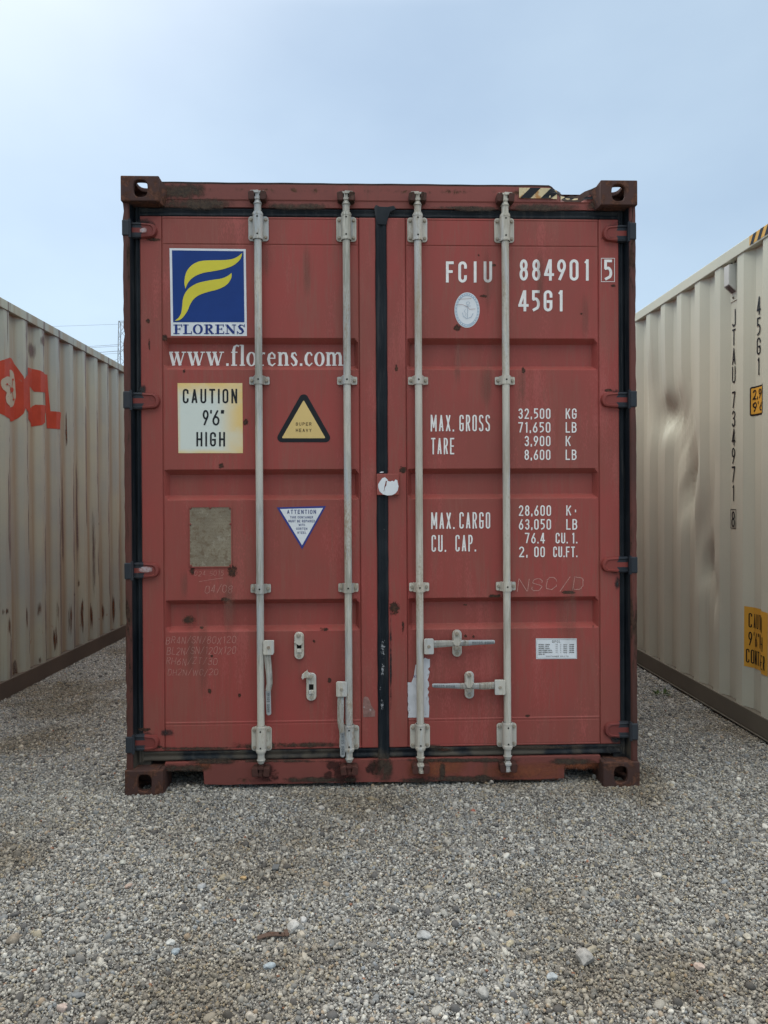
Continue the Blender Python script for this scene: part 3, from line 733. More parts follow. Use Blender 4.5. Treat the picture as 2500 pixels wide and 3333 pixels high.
def corner_casting(mb, x0, y0, z0, sx, sy, top):
    """hollow ISO corner casting: origin at outer front corner; sx = +1 extends to +x, sy = +1 extends to +y"""
    w, d, h, t = .178, .162, .118, .022
    X0 = x0 if sx > 0 else x0-w; Y0 = y0 if sy > 0 else y0-d
    fy = Y0 if sy > 0 else Y0+d-t
    # end face plate
    plate_hole(mb, (X0, fy, z0), (1, 0, 0), (0, 0, 1), (0, 1, 0), w, h, .0325, .0395, t, cx=(.092 if sx > 0 else w-.092), cz=h/2)
    ya, yb = (Y0+t, Y0+d) if sy > 0 else (Y0, Y0+d-t)
    ox = X0 if sx > 0 else X0+w-t
    plate_hole(mb, (ox, ya, z0), (0, 1, 0), (0, 0, 1), (1, 0, 0), yb-ya, h, .032, .036, t)      # outer side
    ix = X0+w-t if sx > 0 else X0
    mb.box(ix, ix+t, ya, yb, z0, z0+h)
    mb.box(X0+t, X0+w-t, yb-t if sy > 0 else ya, yb if sy > 0 else ya+t, z0, z0+h)
    zt = z0+h-t if top else z0
    yc, yd = (ya, yb-t) if sy > 0 else (ya+t, yb)
    plate_hole(mb, (X0+t, yc, zt), (1, 0, 0), (0, 1, 0), (0, 0, 1), w-2*t, yd-yc, .033, .050, t)
    mb.box(X0+t, X0+w-t, yc, yd, z0 if top else z0+h-t, z0+t if top else z0+h)

# ================================================================== MAIN CONTAINER
HW, H, LEN = 1.219, 2.896, 12.19
main = root('shipping_container', 'red oxide painted container seen square on at its closed double doors', 'shipping container')
for nm, sx in (('l', -1), ('r', 1)):
    for zc, top in ((H-.118, True), (0., False)):
        mb = MB(); corner_casting(mb, sx*HW, 0, zc, -sx, 1, top); mb.build('corner_casting', RUSTY, main, bev=.006)
        mb = MB(); corner_casting(mb, sx*HW, LEN, zc, -sx, -1, top); mb.build('corner_casting', RUSTY, main)
# gussets beside the castings
for sx in (-1, 1):
    xa = sx*(HW-.178)
    mb = MB(); xs = sorted((xa, xa-sx*.02))
    mb.add([(xa, .03, H-.118), (xa-sx*.012, .07, H-.118), (xa, .03, H-.012), (xa-sx*.030, .07, H-.03), (xa, .075, H-.118), (xa, .075, H-.012)],
           [(0, 1, 3, 2), (0, 4, 1), (2, 3, 5), (1, 4, 5, 3)])
    mb.build('corner_gusset', RUSTY, main)

DY = .065           # door face
X_ = dict(dl=fx(461, 1650), ml=fx(1228, 1650), mr=fx(1262, 1650), dr=fx(2017, 1650),
          il=fx(531, 1650), ir=fx(1173, 1650), jl=fx(1324, 1650), jr=fx(1952, 1650))
ZT, ZB = fz(1240, 708), fz(1240, 2434)          # door top/bottom edges
ZH = fz(1240, 678)                              # header underside / gasket top
ZS = fz(1240, 2469)                             # sill top
# header with the crushed top edge on the right
def header():
    mb = MB(); xs = np.linspace(-HW+.17, HW-.17, 150); top0 = H-.012
    d0, d1 = fx(1790, 600), fx(1950, 600)
    rows = []
    for x in xs:
        u = (x-d0)/(d1-d0); dz = 0; dy = 0
        if 0 < u < 1:
            k = sin(pi*u**.85)**1.3; dz = -.036*k*(1+.14*sin(u*23)); dy = .040*k
        else: dz = .0006*sin(x*11)+.0004*sin(x*37)
        if x > d1: dz -= .004*sin((x-d1)*60)
        zt = fz(1240, 598.5, .07)+dz
        rk = [(DY+.000, ZH), (DY+.000, ZH+.030), (DY-.004, ZH+.036), (DY-.004+dy*.3+(.006*sin(u*31) if 0 < u < 1 else 0), zt-.012-(.040*sin(pi*u) if 0 < u < 1 else 0)), (DY-.0038+dy, zt-.003), (DY+.006+dy, zt), (DY+.07, zt+.0), (DY+.07, ZH)]
        rows.append([(x, y, z) for y, z in rk])
    n = len(rows[0]); vs = [v for r in rows for v in r]
    fs = [(i*n+j, (i+1)*n+j, (i+1)*n+(j+1) % n, i*n+(j+1) % n) for i in range(len(rows)-1) for j in range(n)]
    fs += [tuple(range(n)), tuple((len(rows)-1)*n+j for j in range(n-1, -1, -1))]
    mb.add(vs, fs)
    DENTM = painted('rust_torn_steel', (.055, .028, .022), (.035, .02, .018), rust=(.02, .014, .012), rust_amt=.5, streak_amt=.4, rough=.85)
    for k, f in enumerate(mb.f):
        if len(f) > 4: continue
        xm = sum(mb.v[i][0] for i in f)/4; u_ = (xm-d0)/(d1-d0); j = k % n
        if (j in (3, 4, 5) and .08 < u_ < 1.0): mb.m[k] = 1
        if (j in (3, 4, 5, 6)): mb.m[k] = 1
    o = mb.build('header', [RED_FRAME, DENTM], main)
    o.data.polygons.foreach_set('use_smooth', [True]*len(o.data.polygons)); o.data.set_sharp_from_angle(angle=radians(14))
    return o, d0, d1
hdr, D0, D1 = header()
# sill with fork pockets
def sill():
    Y0 = .055
    zt, zb = ZS, fz(1250, 2546, Y0)
    pl0, pl1 = fx(530, 2519, Y0), fx(662, 2519, Y0); pr0, pr1 = fx(1838, 2503, Y0), fx(1957, 2503, Y0)
    pz = .097
    xs = [-HW+.172, pl1, pr0, HW-.172]
    out = [(-HW+.172, pz), (pl1-.008, pz), (pl1, pz-.01), (pl1+.004, zb+.004)]
    for i in range(1, 30):
        x = pl1+(pr0-pl1)*i/30; out.append((x, zb+random.uniform(-.002, .0025)+(.004*math.exp(-((x-.85)/.05)**2))))
    out += [(pr0-.003, zb+.003), (pr0, pz-.01), (pr0+.008, pz), (HW-.172, pz), (HW-.172, zt), (-HW+.172, zt)]
    mb = MB(); mb.prism(out, Y0, Y0+.006)
    mb.box(-HW+.172, HW-.172, Y0+.006, Y0+.13, zt-.004, zt)
    mb.box(pl1, pr0, Y0+.006, Y0+.13, zb+.008, zb+.012)
    mb.box(-HW+.172, pl1, Y0+.006, Y0+.5, pz, pz+.004); mb.box(pr0, HW-.172, Y0+.006, Y0+.5, pz, pz+.004)
    mb.box(pl1+.002, pl1+.006, Y0+.006, 2.2, zb+.01, pz-.002); mb.box(pr0-.006, pr0-.002, Y0+.006, 2.2, zb+.01, pz-.002)
    return mb.build('sill', RED_FRAME, main, bev=.003)
sl = sill()
# floor and cross members so that the gap below is dark
mb = MB(); mb.box(-HW+.02, HW-.02, .19, LEN-.02, .14, .17); mb.build('floor', RAIL_L, main)
for i in range(6):
    mb = MB(); mb.box(-HW+.02, HW-.02, .55+i*.45, .60+i*.45, .03, .139); mb.build('cross_member', RAIL_L, main)
# corner posts: outer strip + recessed channel behind the gasket
for sx in (-1, 1):
    rows = []; zz = np.linspace(.118, H-.118, 70)
    for z in zz:
        j = random.uniform(-.0015, .0015) + (.004*math.exp(-((z-1.86)/.05)**2) if sx < 0 else 0)
        xo = HW-.0025-j-(.004 if random.random() < .06 else 0)
        rows.append([(sx*xo, .022, z), (sx*(HW-.027), .020, z), (sx*(HW-.033), .027, z), (sx*(HW-.040), .082, z), (sx*(HW-.10), .082, z), (sx*(HW-.10), .16, z), (sx*xo, .16, z)])
    n = 7; vs = [v for r in rows for v in r]; fs = [(i*n+j, (i+1)*n+j, (i+1)*n+(j+1) % n, i*n+(j+1) % n) for i in range(len(rows)-1) for j in range(n)]
    mb = MB(); mb.add(vs, fs); mb.m = [1 if (k % n) in (2, 3, 4) else 0 for k in range(len(fs))]; mb.build('corner_post', [RED_POST, RUBBER], main, bev=.002)

# side walls, roof, rear, rails of the main container (its far body)
def body(parent, mat, rail, x_l, x_r, s0, s1, ph, zroof=H, walls=(True, True), rh=.13):
    for sd_, x in ((-1, x_l), (1, x_r)):
        if walls[0 if sd_ < 0 else 1]: wall('side_wall', mat, parent, sd_, s0+.16, s1-.16, rh, zroof-.06, ph, x0=x)
        for nm, a, b, mt in (('top_rail', zroof-.074, zroof-.006, mat), ('bottom_rail', .018, rh+.004, rail)):
            m2 = MB(); xa, xb = sorted((x, x-sd_*.06)); m2.box(xa, xb, s0+.162, s1-.162, a, b)
            if nm == 'bottom_rail':
                xa, xb = sorted((x+sd_*.004, x-sd_*.05)); m2.box(xa, xb, s0+.162, s1-.162, .006, .016)
            m2.build(nm, mt, parent, bev=.004)
    m2 = MB(); n = int((s1-s0-.3)/.2); vs = []; fs = []
    for i in range(n*2+1):
        y = s0+.15+(s1-s0-.3)*i/(n*2); z = zroof-(.018 if i % 2 else .006)
        vs += [(x_l+.03, y, z), (x_r-.03, y, z)]
    fs = [(2*i, 2*i+1, 2*i+3, 2*i+2) for i in range(n*2)]
    m2.add(vs, fs); m2.build('roof', mat, parent)
    m2 = MB(); m2.box(x_l+.05, x_r-.05, s1-.07, s1-.05, .1, zroof-.02); m2.build('end_wall', mat, parent)
body(main, RED, RED_FRAME, -HW, HW, 0, LEN, .3)

# doors
def door(xa, xb, ia, ib, label):
    t = .05; zt, zb = ZT, ZB
    fr = MB()
    # frame ring at DY with thickness
    fr.box(xa, ia, DY, DY+t, zb, zt); fr.box(ib, xb, DY, DY+t, zb, zt)
    fr.box(ia, ib, DY+.001, DY+t, zt-.012, zt); fr.box(ia, ib, DY+.001, DY+t, zb, zb+.012)
    d = fr.build('door', RED, main, bev=.005, label=label)
    # pressed sheet with three horizontal ribs
    px = [(1100, 1121, 1192, 1203), (1526, 1541, 1611, 1625), (1948, 1961, 2032, 2051)]
    X0, X1 = ia, ib
    hb = .0235; e = .020
    zlev = []   # (z, depth)
    zlev.append((zt-.012, .001))
    z1 = fz(1240, 797); z2 = fz(1240, 802)
    zlev += [(z1+.002, .002), (z1-.001, .0055), (z2, .004)]
    ribs = []
    for a, b, c, dd in px:
        za = fz(1240, a); zd = fz(1240, dd); ribs.append((za, zd))
        zlev += [(za, .004), (za-hb, .004+DEP), (zd+hb, .004+DEP), (zd, .004)]
    z3, z4 = fz(1240, 2341), fz(1240, 2349)
    zlev += [(z3, .004), (z3-.004, .0015), (z4-.003, .003), (z4-.006, .002), (zb+.012, .001)]
    g = .0025
    xlev = [(X0, 'edge'), (X0+g, 'groove'), (X0+2*g, 'flat'), (X0+2*g+e, 'in'), (X1-2*g-e, 'in'), (X1-2*g, 'flat'), (X1-g, 'groove'), (X1, 'edge')]
    vs = []; nz_ = len(zlev)
    for x, k in xlev:
        for z, dp in zlev:
            deep = dp > .02
            if k == 'edge': y = .001
            elif k == 'groove': y = .007
            elif k == 'flat': y = min(dp, .004)
            else: y = dp
            vs.append((x, DY+y, z))
    fs = [(i*nz_+j, i*nz_+j+1, (i+1)*nz_+j+1, (i+1)*nz_+j) for i in range(len(xlev)-1) for j in range(nz_-1)]
    m2 = MB(); m2.add(vs, fs)
    p = m2.build('door_panel', RED, d, bev=.0045, seg=3, ang=14)
    return d
doorL = door(X_['dl'], X_['ml'], X_['il'], X_['ir'], 'door leaf with hanging lock handles, blue emblem sticker and caution sticker')
doorR = door(X_['mr'], X_['dr'], X_['jl'], X_['jr'], 'door leaf with closed horizontal lock handles and white number lettering')
# near-black backing sheet behind doors
mb = MB(); mb.box(-HW+.09, HW-.09, DY+.075, DY+.085, .12, H-.05); mb.build('door_backing', HOLE, main)

# gaskets with raised lips
def gasket_strip(xa, xb, za, zb, vertical, parent=main, y=.072, lips=2):
    m2 = MB(); n = 40
    # irregular edge
    if vertical:
        w = xb-xa; vs = []; k = 0; prof_ = [(0, .012), (.06, 0), (.22, -.004), (.38, .0), (.5, .006), (.66, .0), (.82, -.003), (.95, .0), (1, .012)]
        zz = np.linspace(za, zb, n)
        for z in zz:
            j0, j1 = random.uniform(-.0015, .0015), random.uniform(-.0015, .0015)
            for i, (u, dy) in enumerate(prof_):
                x = xa+w*u+(j0 if i < 2 else j1 if i > 6 else 0)*1.; vs.append((x, y+dy, z))
    else:
        h = zb-za; vs = []; prof_ = [(0, .012), (.08, 0), (.25, -.003), (.40, .003), (.52, .006), (.68, .0), (.82, -.002), (.94, 0), (1, .012)]
        for x in np.linspace(xa, xb, n):
            j0, j1 = random.uniform(-.0015, .0015), random.uniform(-.0015, .0015)
            for i, (u, dy) in enumerate(prof_):
                vs.append((x, y+dy, za+h*u+(j0 if i < 2 else j1 if i > 6 else 0)))
    p = len(prof_); fs = [(i*p+j, i*p+j+1, (i+1)*p+j+1, (i+1)*p+j) for i in range(n-1) for j in range(p-1)]
    m2.add(vs, fs); o = m2.build('gasket', RUBBER, parent); o.data.polygons.foreach_set('use_smooth', [True]*len(o.data.polygons))
    return o
XG0 = X_['dl']; XG1 = X_['dr']
gasket_strip(-HW+.047, XG0+.001, ZS, ZH, True, y=.070)
gasket_strip(XG1-.001, HW-.047, ZS, ZH, True, y=.070)
gasket_strip(XG0, X_['ml']-.002, ZT, ZH, False); gasket_strip(X_['mr']+.002, XG1, ZT, ZH, False)
gasket_strip(XG0, X_['ml']-.002, ZS, ZB, False); gasket_strip(X_['mr']+.002, XG1, ZS, ZB, False)
gasket_strip(X_['ml']-.004, X_['mr']+.003, ZS, ZH+.004, True, y=.060)
# smeared sealant at the top of the centre gasket
pts = [(1218, 676), (1224, 666), (1236, 672), (1262, 673), (1282, 669), (1290, 680), (1270, 690), (1262, 714), (1258, 732), (1228, 730), (1221, 700)]
mb = MB(); mb.prism([FP(a, b, .055) for a, b in pts][::-1], .055, .0585); mb.build('sealant_smear', RUBBER, main, bev=.002)

# hinges: lug block on the post, blade over the gasket
BLADE = painted('hinge_blade_paint', (.22, .048, .04), (.16, .042, .038), rust=(.03, .02, .016), rust_amt=.66, streak_amt=.4)
LUG = painted('dark_hinge_lug', (.018, .024, .033), (.034, .040, .048), rust=(.12, .10, .085), rust_amt=.68, streak_amt=.3)
hl = [(722, 773, 512), (1274, 1330, 522), (1827, 1880, 521), (2387, 2440, 519)]
hr = [(724, 780, 1960), (1273, 1326, 1955), (1815, 1868, 1956), (2358, 2412, 1966)]
def hinge(y0, y1, xe, sx):
    zt, zb = fz(1000 if sx < 0 else 1700, y0, .03), fz(1000 if sx < 0 else 1700, y1, .03)
    Yp = .03
    xin = fx(xe, (y0+y1)/2, .06); xout = sx*(HW-.034)
    h = zt-zb; c = (zt+zb)/2
    xg = X_['dl'] if sx < 0 else X_['dr']
    m2 = MB()
    # blade: tapered tongue, thick near the pin, with a softly rounded tip and raised rim
    n = 12; top = []; bot = []
    tip = []
    for i in range(n+1):
        a = pi/2 - pi*i/n
        tip.append((xin + (-sx)*(-.030+.030*cos(a)*1.0), c+(h*.43)*sin(a)))
    out = [(xout, c+h*.5), (xg, c+h*.5), (xg-sx*.010, c+h*.48)] + tip + [(xg-sx*.010, c-h*.48), (xg, c-h*.5), (xout, c-h*.5)]
    k = len(out)
    def ring(f, y): return [(xc+(x-xc)*f if abs(x-xout) > 1e-6 else x, y, c+(z-c)*f) for x, z in out]
    xc = (xin+xout)/2
    R = [ring(1.0, DY+.002), ring(1.0, DY-.010), ring(.93, DY-.019), ring(.74, DY-.021), ring(.66, DY-.016), ring(.3, DY-.016)]
    vs = [v for r in R for v in r]; fs = []
    for q in range(len(R)-1):
        fs += [(q*k+i, q*k+(i+1) % k, (q+1)*k+(i+1) % k, (q+1)*k+i) for i in range(k)]
    fs.append(tuple((len(R)-1)*k+i for i in range(k)))
    m2.add(vs, fs)
    for f_ in range(len(m2.f)):
        xs_ = [m2.v[i][0] for i in m2.f[f_]]; mx = sum(xs_)/len(xs_)
        m2.m[f_] = 1 if (mx-xg)*sx > -.012 else 0
    hb_ = m2.build('hinge', [BLADE, LUG], main, smooth=True)
    m3 = MB(); xa, xb = sorted((sx*(HW+.0005), sx*(HW-.033)))
    m3.box(xa, xb, .016, .075, zb, zt); m3.build('hinge_lug', LUG, hb_, bev=.005)
    m3 = MB(); m3.cyl((sx*(HW-.030), .030, zb-.006), (sx*(HW-.030), .030, zt+.006), .009); m3.build('hinge_pin', LUG, hb_, smooth=True)
    return hb_
for q in hl: hinge(*q, -1)
for q in hr: hinge(*q, 1)

# ------------------------------------------------------------------ lock rods
def bolt_mesh():
    mb = MB(); mb.cyl((0, 0, 0), (0, -.003, 0), .0085, n=14); mb.cyl((0, -.003, 0), (0, -.009, 0), .0068, .0062, n=6)
    return mb
BOLT = painted('bolt_head_paint', (.36, .34, .29), (.26, .22, .17), rust=(.11, .06, .035), rust_amt=.6, streak_amt=.3)
proto_bolt = None
def bolt(x, y, z, parent):
    global proto_bolt
    if proto_bolt is None:
        proto_bolt = bolt_mesh().build('bolt', BOLT, parent, loc=(x, y, z)); return proto_bolt
    c = copy_obj(proto_bolt, (x, y, z), parent, (0, random.uniform(0, 1), 0)); return c
def rrect(x0, x1, z0, z1, r, n=5):
    return [(p[0], p[1]) for p in rounded([(x0, z0), (x1, z0), (x1, z1), (x0, z1)], r, n)]
RR = .0175; RY = DY-.028
rods = []
def lock_rod(pxt, pxb, mat, cam_top, cam_bot, label, low=None):
    X = fx((pxt+pxb)/2, 1550, RY-.01)
    zt, zb = fz(X and 1250, 690, RY), fz(1250, 2478, RY)
    m2 = MB(); m2.cyl((X, RY, fz(1250, 2368, RY)), (X, RY, fz(1250, 778, RY)), RR, n=24)
    m2.cyl((X, RY, fz(1250, 788, RY)), (X, RY, fz(1250, 702, RY)), .0165, n=20)
    rod = m2.build('lock_rod', mat, main, smooth=True, label=label)
    # end necks
    for up_ in (1, 0):
        if up_: za, zb_, ze = fz(1250, 702, RY), fz(1250, 668, RY), fz(1250, 655, RY)
        else: za, zb_, ze = fz(1250, 2436, RY), fz(1250, 2466, RY), fz(1250, 2478, RY)
        m3 = MB(); m3.cyl((X, RY, za), (X, RY, za+(zb_-za)*.25), .0215, n=20); m3.cyl((X, RY, za+(zb_-za)*.25), (X, RY, zb_), .0165, n=20)
        m3.cyl((X, RY, zb_), (X, RY, ze), .021, .013, n=16)
        m3.build('rod_neck', mat, rod, smooth=True)
    # end bearings: sleeve on a four-bolt plate
    for y0, y1, s0, s1 in ((709, 789, 697, 783), (2358, 2436, 2357, 2440)):
        z1, z0 = fz(1250, y0, DY), fz(1250, y1, DY)
        m3 = MB(); m3.prism(rrect(X-.048, X+.048, z0, z1, .014), DY-.007, DY-.0005)
        za, zb_ = fz(1250, s1, RY), fz(1250, s0, RY)
        m3.cyl((X, RY+.002, za), (X, RY+.002, zb_), .0235, n=28)
        for e_ in (za+.006, zb_-.006): m3.cyl((X, RY+.002, e_-.006), (X, RY+.002, e_+.006), .0248, n=28)
        m3.box(X-.0235, X+.0235, RY, DY-.006, z0+.006, z1-.006)
        m3.build('rod_bearing', mat, rod, smooth=True, bev=.0015)
        for dx in (-.035, .035):
            for zz_ in (z0+.017, z1-.017): bolt(X+dx, DY-.007, zz_, rod)
        for zz_ in (za+.022, zb_-.022):
            m4 = MB(); m4.cyl((X, RY-.0215, zz_), (X, RY-.0223, zz_), .0042, n=12); m4.build('grease_hole', HOLE, rod)
    for y0, y1 in ((1226, 1254), (1896, 1926)):
        z1, z0 = fz(1250, y0, DY), fz(1250, y1, DY)
        m3 = MB(); m3.prism(rrect(X-.048, X-.016, z0+.002, z1-.002, .006), DY-.006, DY-.0005); m3.prism(rrect(X+.016, X+.048, z0+.002, z1-.002, .006), DY-.006, DY-.0005)
        # strap arch over the rod
        n = 14; vs = []
        pth = [(X-.030, DY-.006)] + [(X-.0215*cos(pi*i/n), RY+.001-.0215*sin(pi*i/n)) for i in range(n+1)] + [(X+.030, DY-.006)]
        for x, y in pth: vs += [(x, y, z0), (x, y, z1)]
        m3.add(vs, [(2*i, 2*i+1, 2*i+3, 2*i+2) for i in range(len(pth)-1)])
        k = len(m3.v); vs2 = [(x, y+.02 if abs(x-X) < .02 else y+.004, z) for x, y, z in vs]
        m3.add([vs[2*i] for i in range(len(pth))]+[(X, DY, z0)], [tuple(range(len(pth)))]); m3.add([vs[2*i+1] for i in range(len(pth))]+[(X, DY, z1)], [tuple(range(len(pth)))])
        m3.build('rod_strap', mat, rod, smooth=True)
        for dx in (-.035, .035): bolt(X+dx, DY-.006, (z0+z1)/2, rod)
        m4 = MB(); m4.cyl((X, RY-.0205, (z0+z1)/2), (X, RY-.0218, (z0+z1)/2), .0040, n=12); m4.build('grease_hole', HOLE, rod)
    # cams and keepers
    for (top, flip) in ((1, cam_top), (0, cam_bot)):
        zc = fz(1250, 643, RY) if top else fz(1250, 2500, RY)
        s = 1 if top else -1; f = flip
        m3 = MB(); Yc = RY-.006
        # web
        m3.prism([(X-.009, zc-s*.022), (X+.009, zc-s*.022), (X+.008, zc+s*.018), (X-.008, zc+s*.018)][::s], Yc-.006, Yc+.03)
        # hooked lower disc and upper claw
        m3.prism(rounded([(X-.027, zc-s*.014), (X+.027, zc-s*.014), (X+.024, zc-s*.004), (X-.018, zc-s*.006)], .003, 3)[::s], Yc-.010, Yc+.034)
        m3.prism(rounded([(X-f*.005, zc+s*.010), (X+f*.026, zc+s*.010), (X+f*.030, zc+s*.019), (X-f*.006, zc+s*.021)], .003, 3)[::s*f], Yc-.012, Yc+.034)
        m3.prism(rounded([(X-f*.024, zc+s*.014), (X-f*.002, zc+s*.012), (X-f*.002, zc+s*.020), (X-f*.030, zc+s*.021)], .002, 3)[::-s*f], Yc-.004, Yc+.034)
        m3.v = [(X+(x_-X)*1.15, y_, zc+(z_-zc)*1.18) for x_, y_, z_ in m3.v]
        m3.build('locking_cam', mat if (top or not low) else low, rod, bev=.0025)
        # keeper lugs on the frame
        m3 = MB(); Yk = (DY-.006) if top else .055
        for q in (-1, 1):
            m3.prism(rounded([(X+q*.011, zc-.022), (X+q*.040, zc-.023), (X+q*.043, zc+.016), (X+q*.016, zc+.021)], .007, 4)[::q], Yk-.046, Yk+.0)
        m3.prism(rrect(X-.040, X+.040, zc-.026, zc+.024, .012), Yk-.004, Yk+.001)
        m3.build('cam_keeper', KEEPER, rod, bev=.003)
    rods.append((rod, X)); return rod, X
r1, X1 = lock_rod(838.7, 848, ROD_WORN, -1, -1, 'stained lock rod just right of the blue emblem sticker', KEEPER)
r2, X2 = lock_rod(1127, 1136, ROD_WORN, 1, 1, 'lock rod left of the centre gasket', KEEPER)
r3, X3 = lock_rod(1359, 1370, ROD, -1, 1, 'lock rod right of the centre gasket')
r4, X4 = lock_rod(1645, 1654, ROD, 1, -1, 'clean lock rod through the white numbers')

HANDLE_M = painted('worn_handle_paint', (.40, .39, .35), (.27, .27, .26), rust=(.06, .05, .04), rust_amt=.64, streak_amt=.9, rough=.5, grain=.2, streak=(.12, .10, .08), mottle=((.14, .13, .11), (.24, .2, .15), (.42, .45, .48)))
HY = RY-.004
def hub(x0, y0, x1, y1, rod):
    (a, zt), (b, zb) = FP(x0, y0, HY-.012), FP(x1, y1, HY-.012)
    m2 = MB(); m2.prism(rrect(a, b, zb, zt, .006), HY-.018, HY-.014); m2.prism(rrect(a+.003, b, zb+.003, zt-.003, .004), HY+.006, HY+.010)
    m2.box(a+.004, a+.009, HY-.014, HY+.006, zb+.004, zt-.004) if abs(a-rod[1]) < abs(b-rod[1]) else m2.box(b-.009, b-.004, HY-.014, HY+.006, zb+.004, zt-.004)
    h = m2.build('handle_hub', ROD, rod[0], bev=.002)
    m3 = MB(); c = ((a+b)/2, (zt+zb)/2); m3.cyl((c[0], HY-.018, c[1]), (c[0], HY-.021, c[1]), .008, .007, n=16); m3.build('hub_pin', BOLT, rod[0], smooth=True)
    return a, b, zb, zt
def handle(path, rod, mats=(ZINC, HANDLE_M), grip=.5, txt=None):
    """path = [(px, py, half width px, y offset)]"""
    pts = [(*FP(a, b, HY-.008), hw*3.42/2350, yo) for a, b, hw, yo in path]
    def seg(P, name, mat):
        m2 = MB(); vs = []; k = 8
        for i, (x, z, hw, yo) in enumerate(P):
            a = P[max(i-1, 0)]; b = P[min(i+1, len(P)-1)]; d = Vector((b[0]-a[0], b[1]-a[1])).normalized(); n = Vector((-d.y, d.x))
            for j in range(k):
                th_ = 2*pi*j/k+pi/8; u = cos(th_); v = sin(th_)
                vs.append((x+n.x*hw*u*1.06, HY-.004+yo+.0065*v, z+n.y*hw*u*1.06))
        fs = [(i*k+j, i*k+(j+1) % k, (i+1)*k+(j+1) % k, (i+1)*k+j) for i in range(len(P)-1) for j in range(k)]+[tuple(range(k)), tuple((len(P)-1)*k+j for j in range(k))]
        m2.add(vs, fs); return m2.build(name, mat, rod[0], bev=.0015)
    g = int(len(pts)*grip)
    seg(pts[:g+1], 'handle', mats[1]); seg(pts[g:], 'handle_grip', mats[0])
R1, R2, R3, R4 = rods
hub(857, 2084, 891, 2131, R1); handle([(868, 2120, 11, 0), (870, 2134, 11, 0), (872, 2155, 11, -.002), (876, 2190, 10.5, -.006), (878, 2225, 10, -.006), (873, 2248, 9, -.004), (873, 2262, 8.5, 0), (874, 2300, 8.5, 0), (875, 2324, 8, 0), (876, 2328, 5, 0)], R1, grip=.55)
hub(1094, 2219, 1130, 2267, R2); handle([(1108, 2258, 11, 0), (1109, 2272, 11, 0), (1109, 2300, 11, -.004), (1108, 2345, 10.5, -.006), (1110, 2362, 10, -.006), (1114, 2384, 9, -.004), (1114, 2392, 8.5, 0), (1115, 2430, 8.5, 0), (1115, 2460, 8, 0), (1115, 2465, 5, 0)], R2, grip=.55)
hub(1380, 2079, 1412, 2129, R3); handle([(1408, 2097, 12, 0), (1420, 2097, 12, 0), (1450, 2095, 11.5, -.003), (1475, 2093, 10, -.010), (1500, 2092, 10, -.010), (1525, 2093, 9.5, -.004), (1536, 2092, 9, 0), (1580, 2091, 7.5, 0), (1606, 2090, 7, 0), (1611, 2090, 5, 0)], R3, grip=.55)
hub(1610, 2213, 1645, 2261, R4); handle([(1614, 2232, 12, 0), (1600, 2232, 12, 0), (1575, 2233, 12, -.003), (1550, 2232, 10, -.010), (1520, 2232, 10, -.010), (1496, 2233, 9.5, -.004), (1484, 2233, 9, 0), (1440, 2233, 7.5, 0), (1412, 2232, 7, 0), (1407, 2232, 5, 0)], R4, grip=.55)
# raised grip lettering
def grip_text(s, x0, y0, x1, y1, parent, vert=False):
    if not vert: P = text_polys(s, x0, y0, x1, y1, t=.14, sp=.2)
    else:
        P = text_polys(s, 0, 0, y1-y0, x1-x0, t=.14, sp=.2); P = [(l_, [(x1-b, y0+a) for a, b in q]) for l_, q in P]
    decal('grip_lettering', P, HOLE if False else flat_dark, parent, Y=HY-.0115, lift=.0004)
flat_dark = flat('cast_letter_shade', (.10, .11, .12), .5)
grip_text('HH105', 1538, 2088, 1571, 2096, r3); grip_text('SOHH', 1578, 2088, 1606, 2096, r3)
grip_text('HH105', 1414, 2229, 1447, 2237, r4); grip_text('SOHH', 1452, 2230, 1480, 2238, r4)
grip_text('HH105 SOHH', 869, 2254, 878, 2318, r1, True); grip_text('HH105 SOHH', 1111, 2388, 1120, 2456, r2, True)

# handle catches
def catch(x0, y0, x1, y1, parent, hole=True, flap=None, label=None):
    (a, zt), (b, zb) = FP(x0, y0, DY-.004), FP(x1, y1, DY-.004)
    m2 = MB(); m2.prism(rrect(a, b, zb, zt, (b-a)*.46, 8), DY-.009, DY+.003); k = m2.build('handle_catch', ROD, parent, bev=.003, label=label)
    c = (a+b)/2
    if hole:
        m3 = MB(); h0 = zb+(zt-zb)*.40; m3.prism(rrect(c-.011, c+.011, h0, h0+.026, .002), DY-.0098, DY-.0092); m3.build('catch_slot', HOLE, k)
    m3 = MB(); m3.prism(rrect(c-.012, c+.012, zb+(zt-zb)*.26, zb+(zt-zb)*.39, .003), DY-.018, DY-.009); m3.build('catch_lip', ROD, k, bev=.002)
    m3 = MB(); m3.cyl((c, DY-.009, zb+.017), (c, DY-.0115, zb+.017), .009, n=16); m3.build('catch_rivet', BOLT, k)
    return k, c, zb, zt
def flapper(k, pts, Y0, Y1, pin):
    m2 = MB(); P = [FP(a, b, Y0) for a, b in pts]; m2.prism(P[::-1], Y0, Y1); m2.build('catch_flap', ROD, k, bev=.002)
    x, z = FP(*pin, Y0); m3 = MB(); m3.cyl((x, Y0, z), (x, Y0-.008, z), .010, .009, n=16); m3.cyl((x, Y0-.008, z), (x, Y0-.011, z), .006, n=8); m3.build('flap_bolt', BOLT, k)
k, *_ = catch(958, 2057, 990, 2145, main, label='empty upper handle catch with its flap hanging down')
flapper(k, [(962, 2072), (966, 2060), (980, 2060), (985, 2072), (984, 2088), (987, 2092), (980, 2100), (972, 2101), (964, 2096), (956, 2091), (959, 2088), (959, 2076)], DY-.020, DY-.010, (972, 2068))
k, *_ = catch(997, 2190, 1030, 2280, main, label='empty lower handle catch with its flap swung aside')
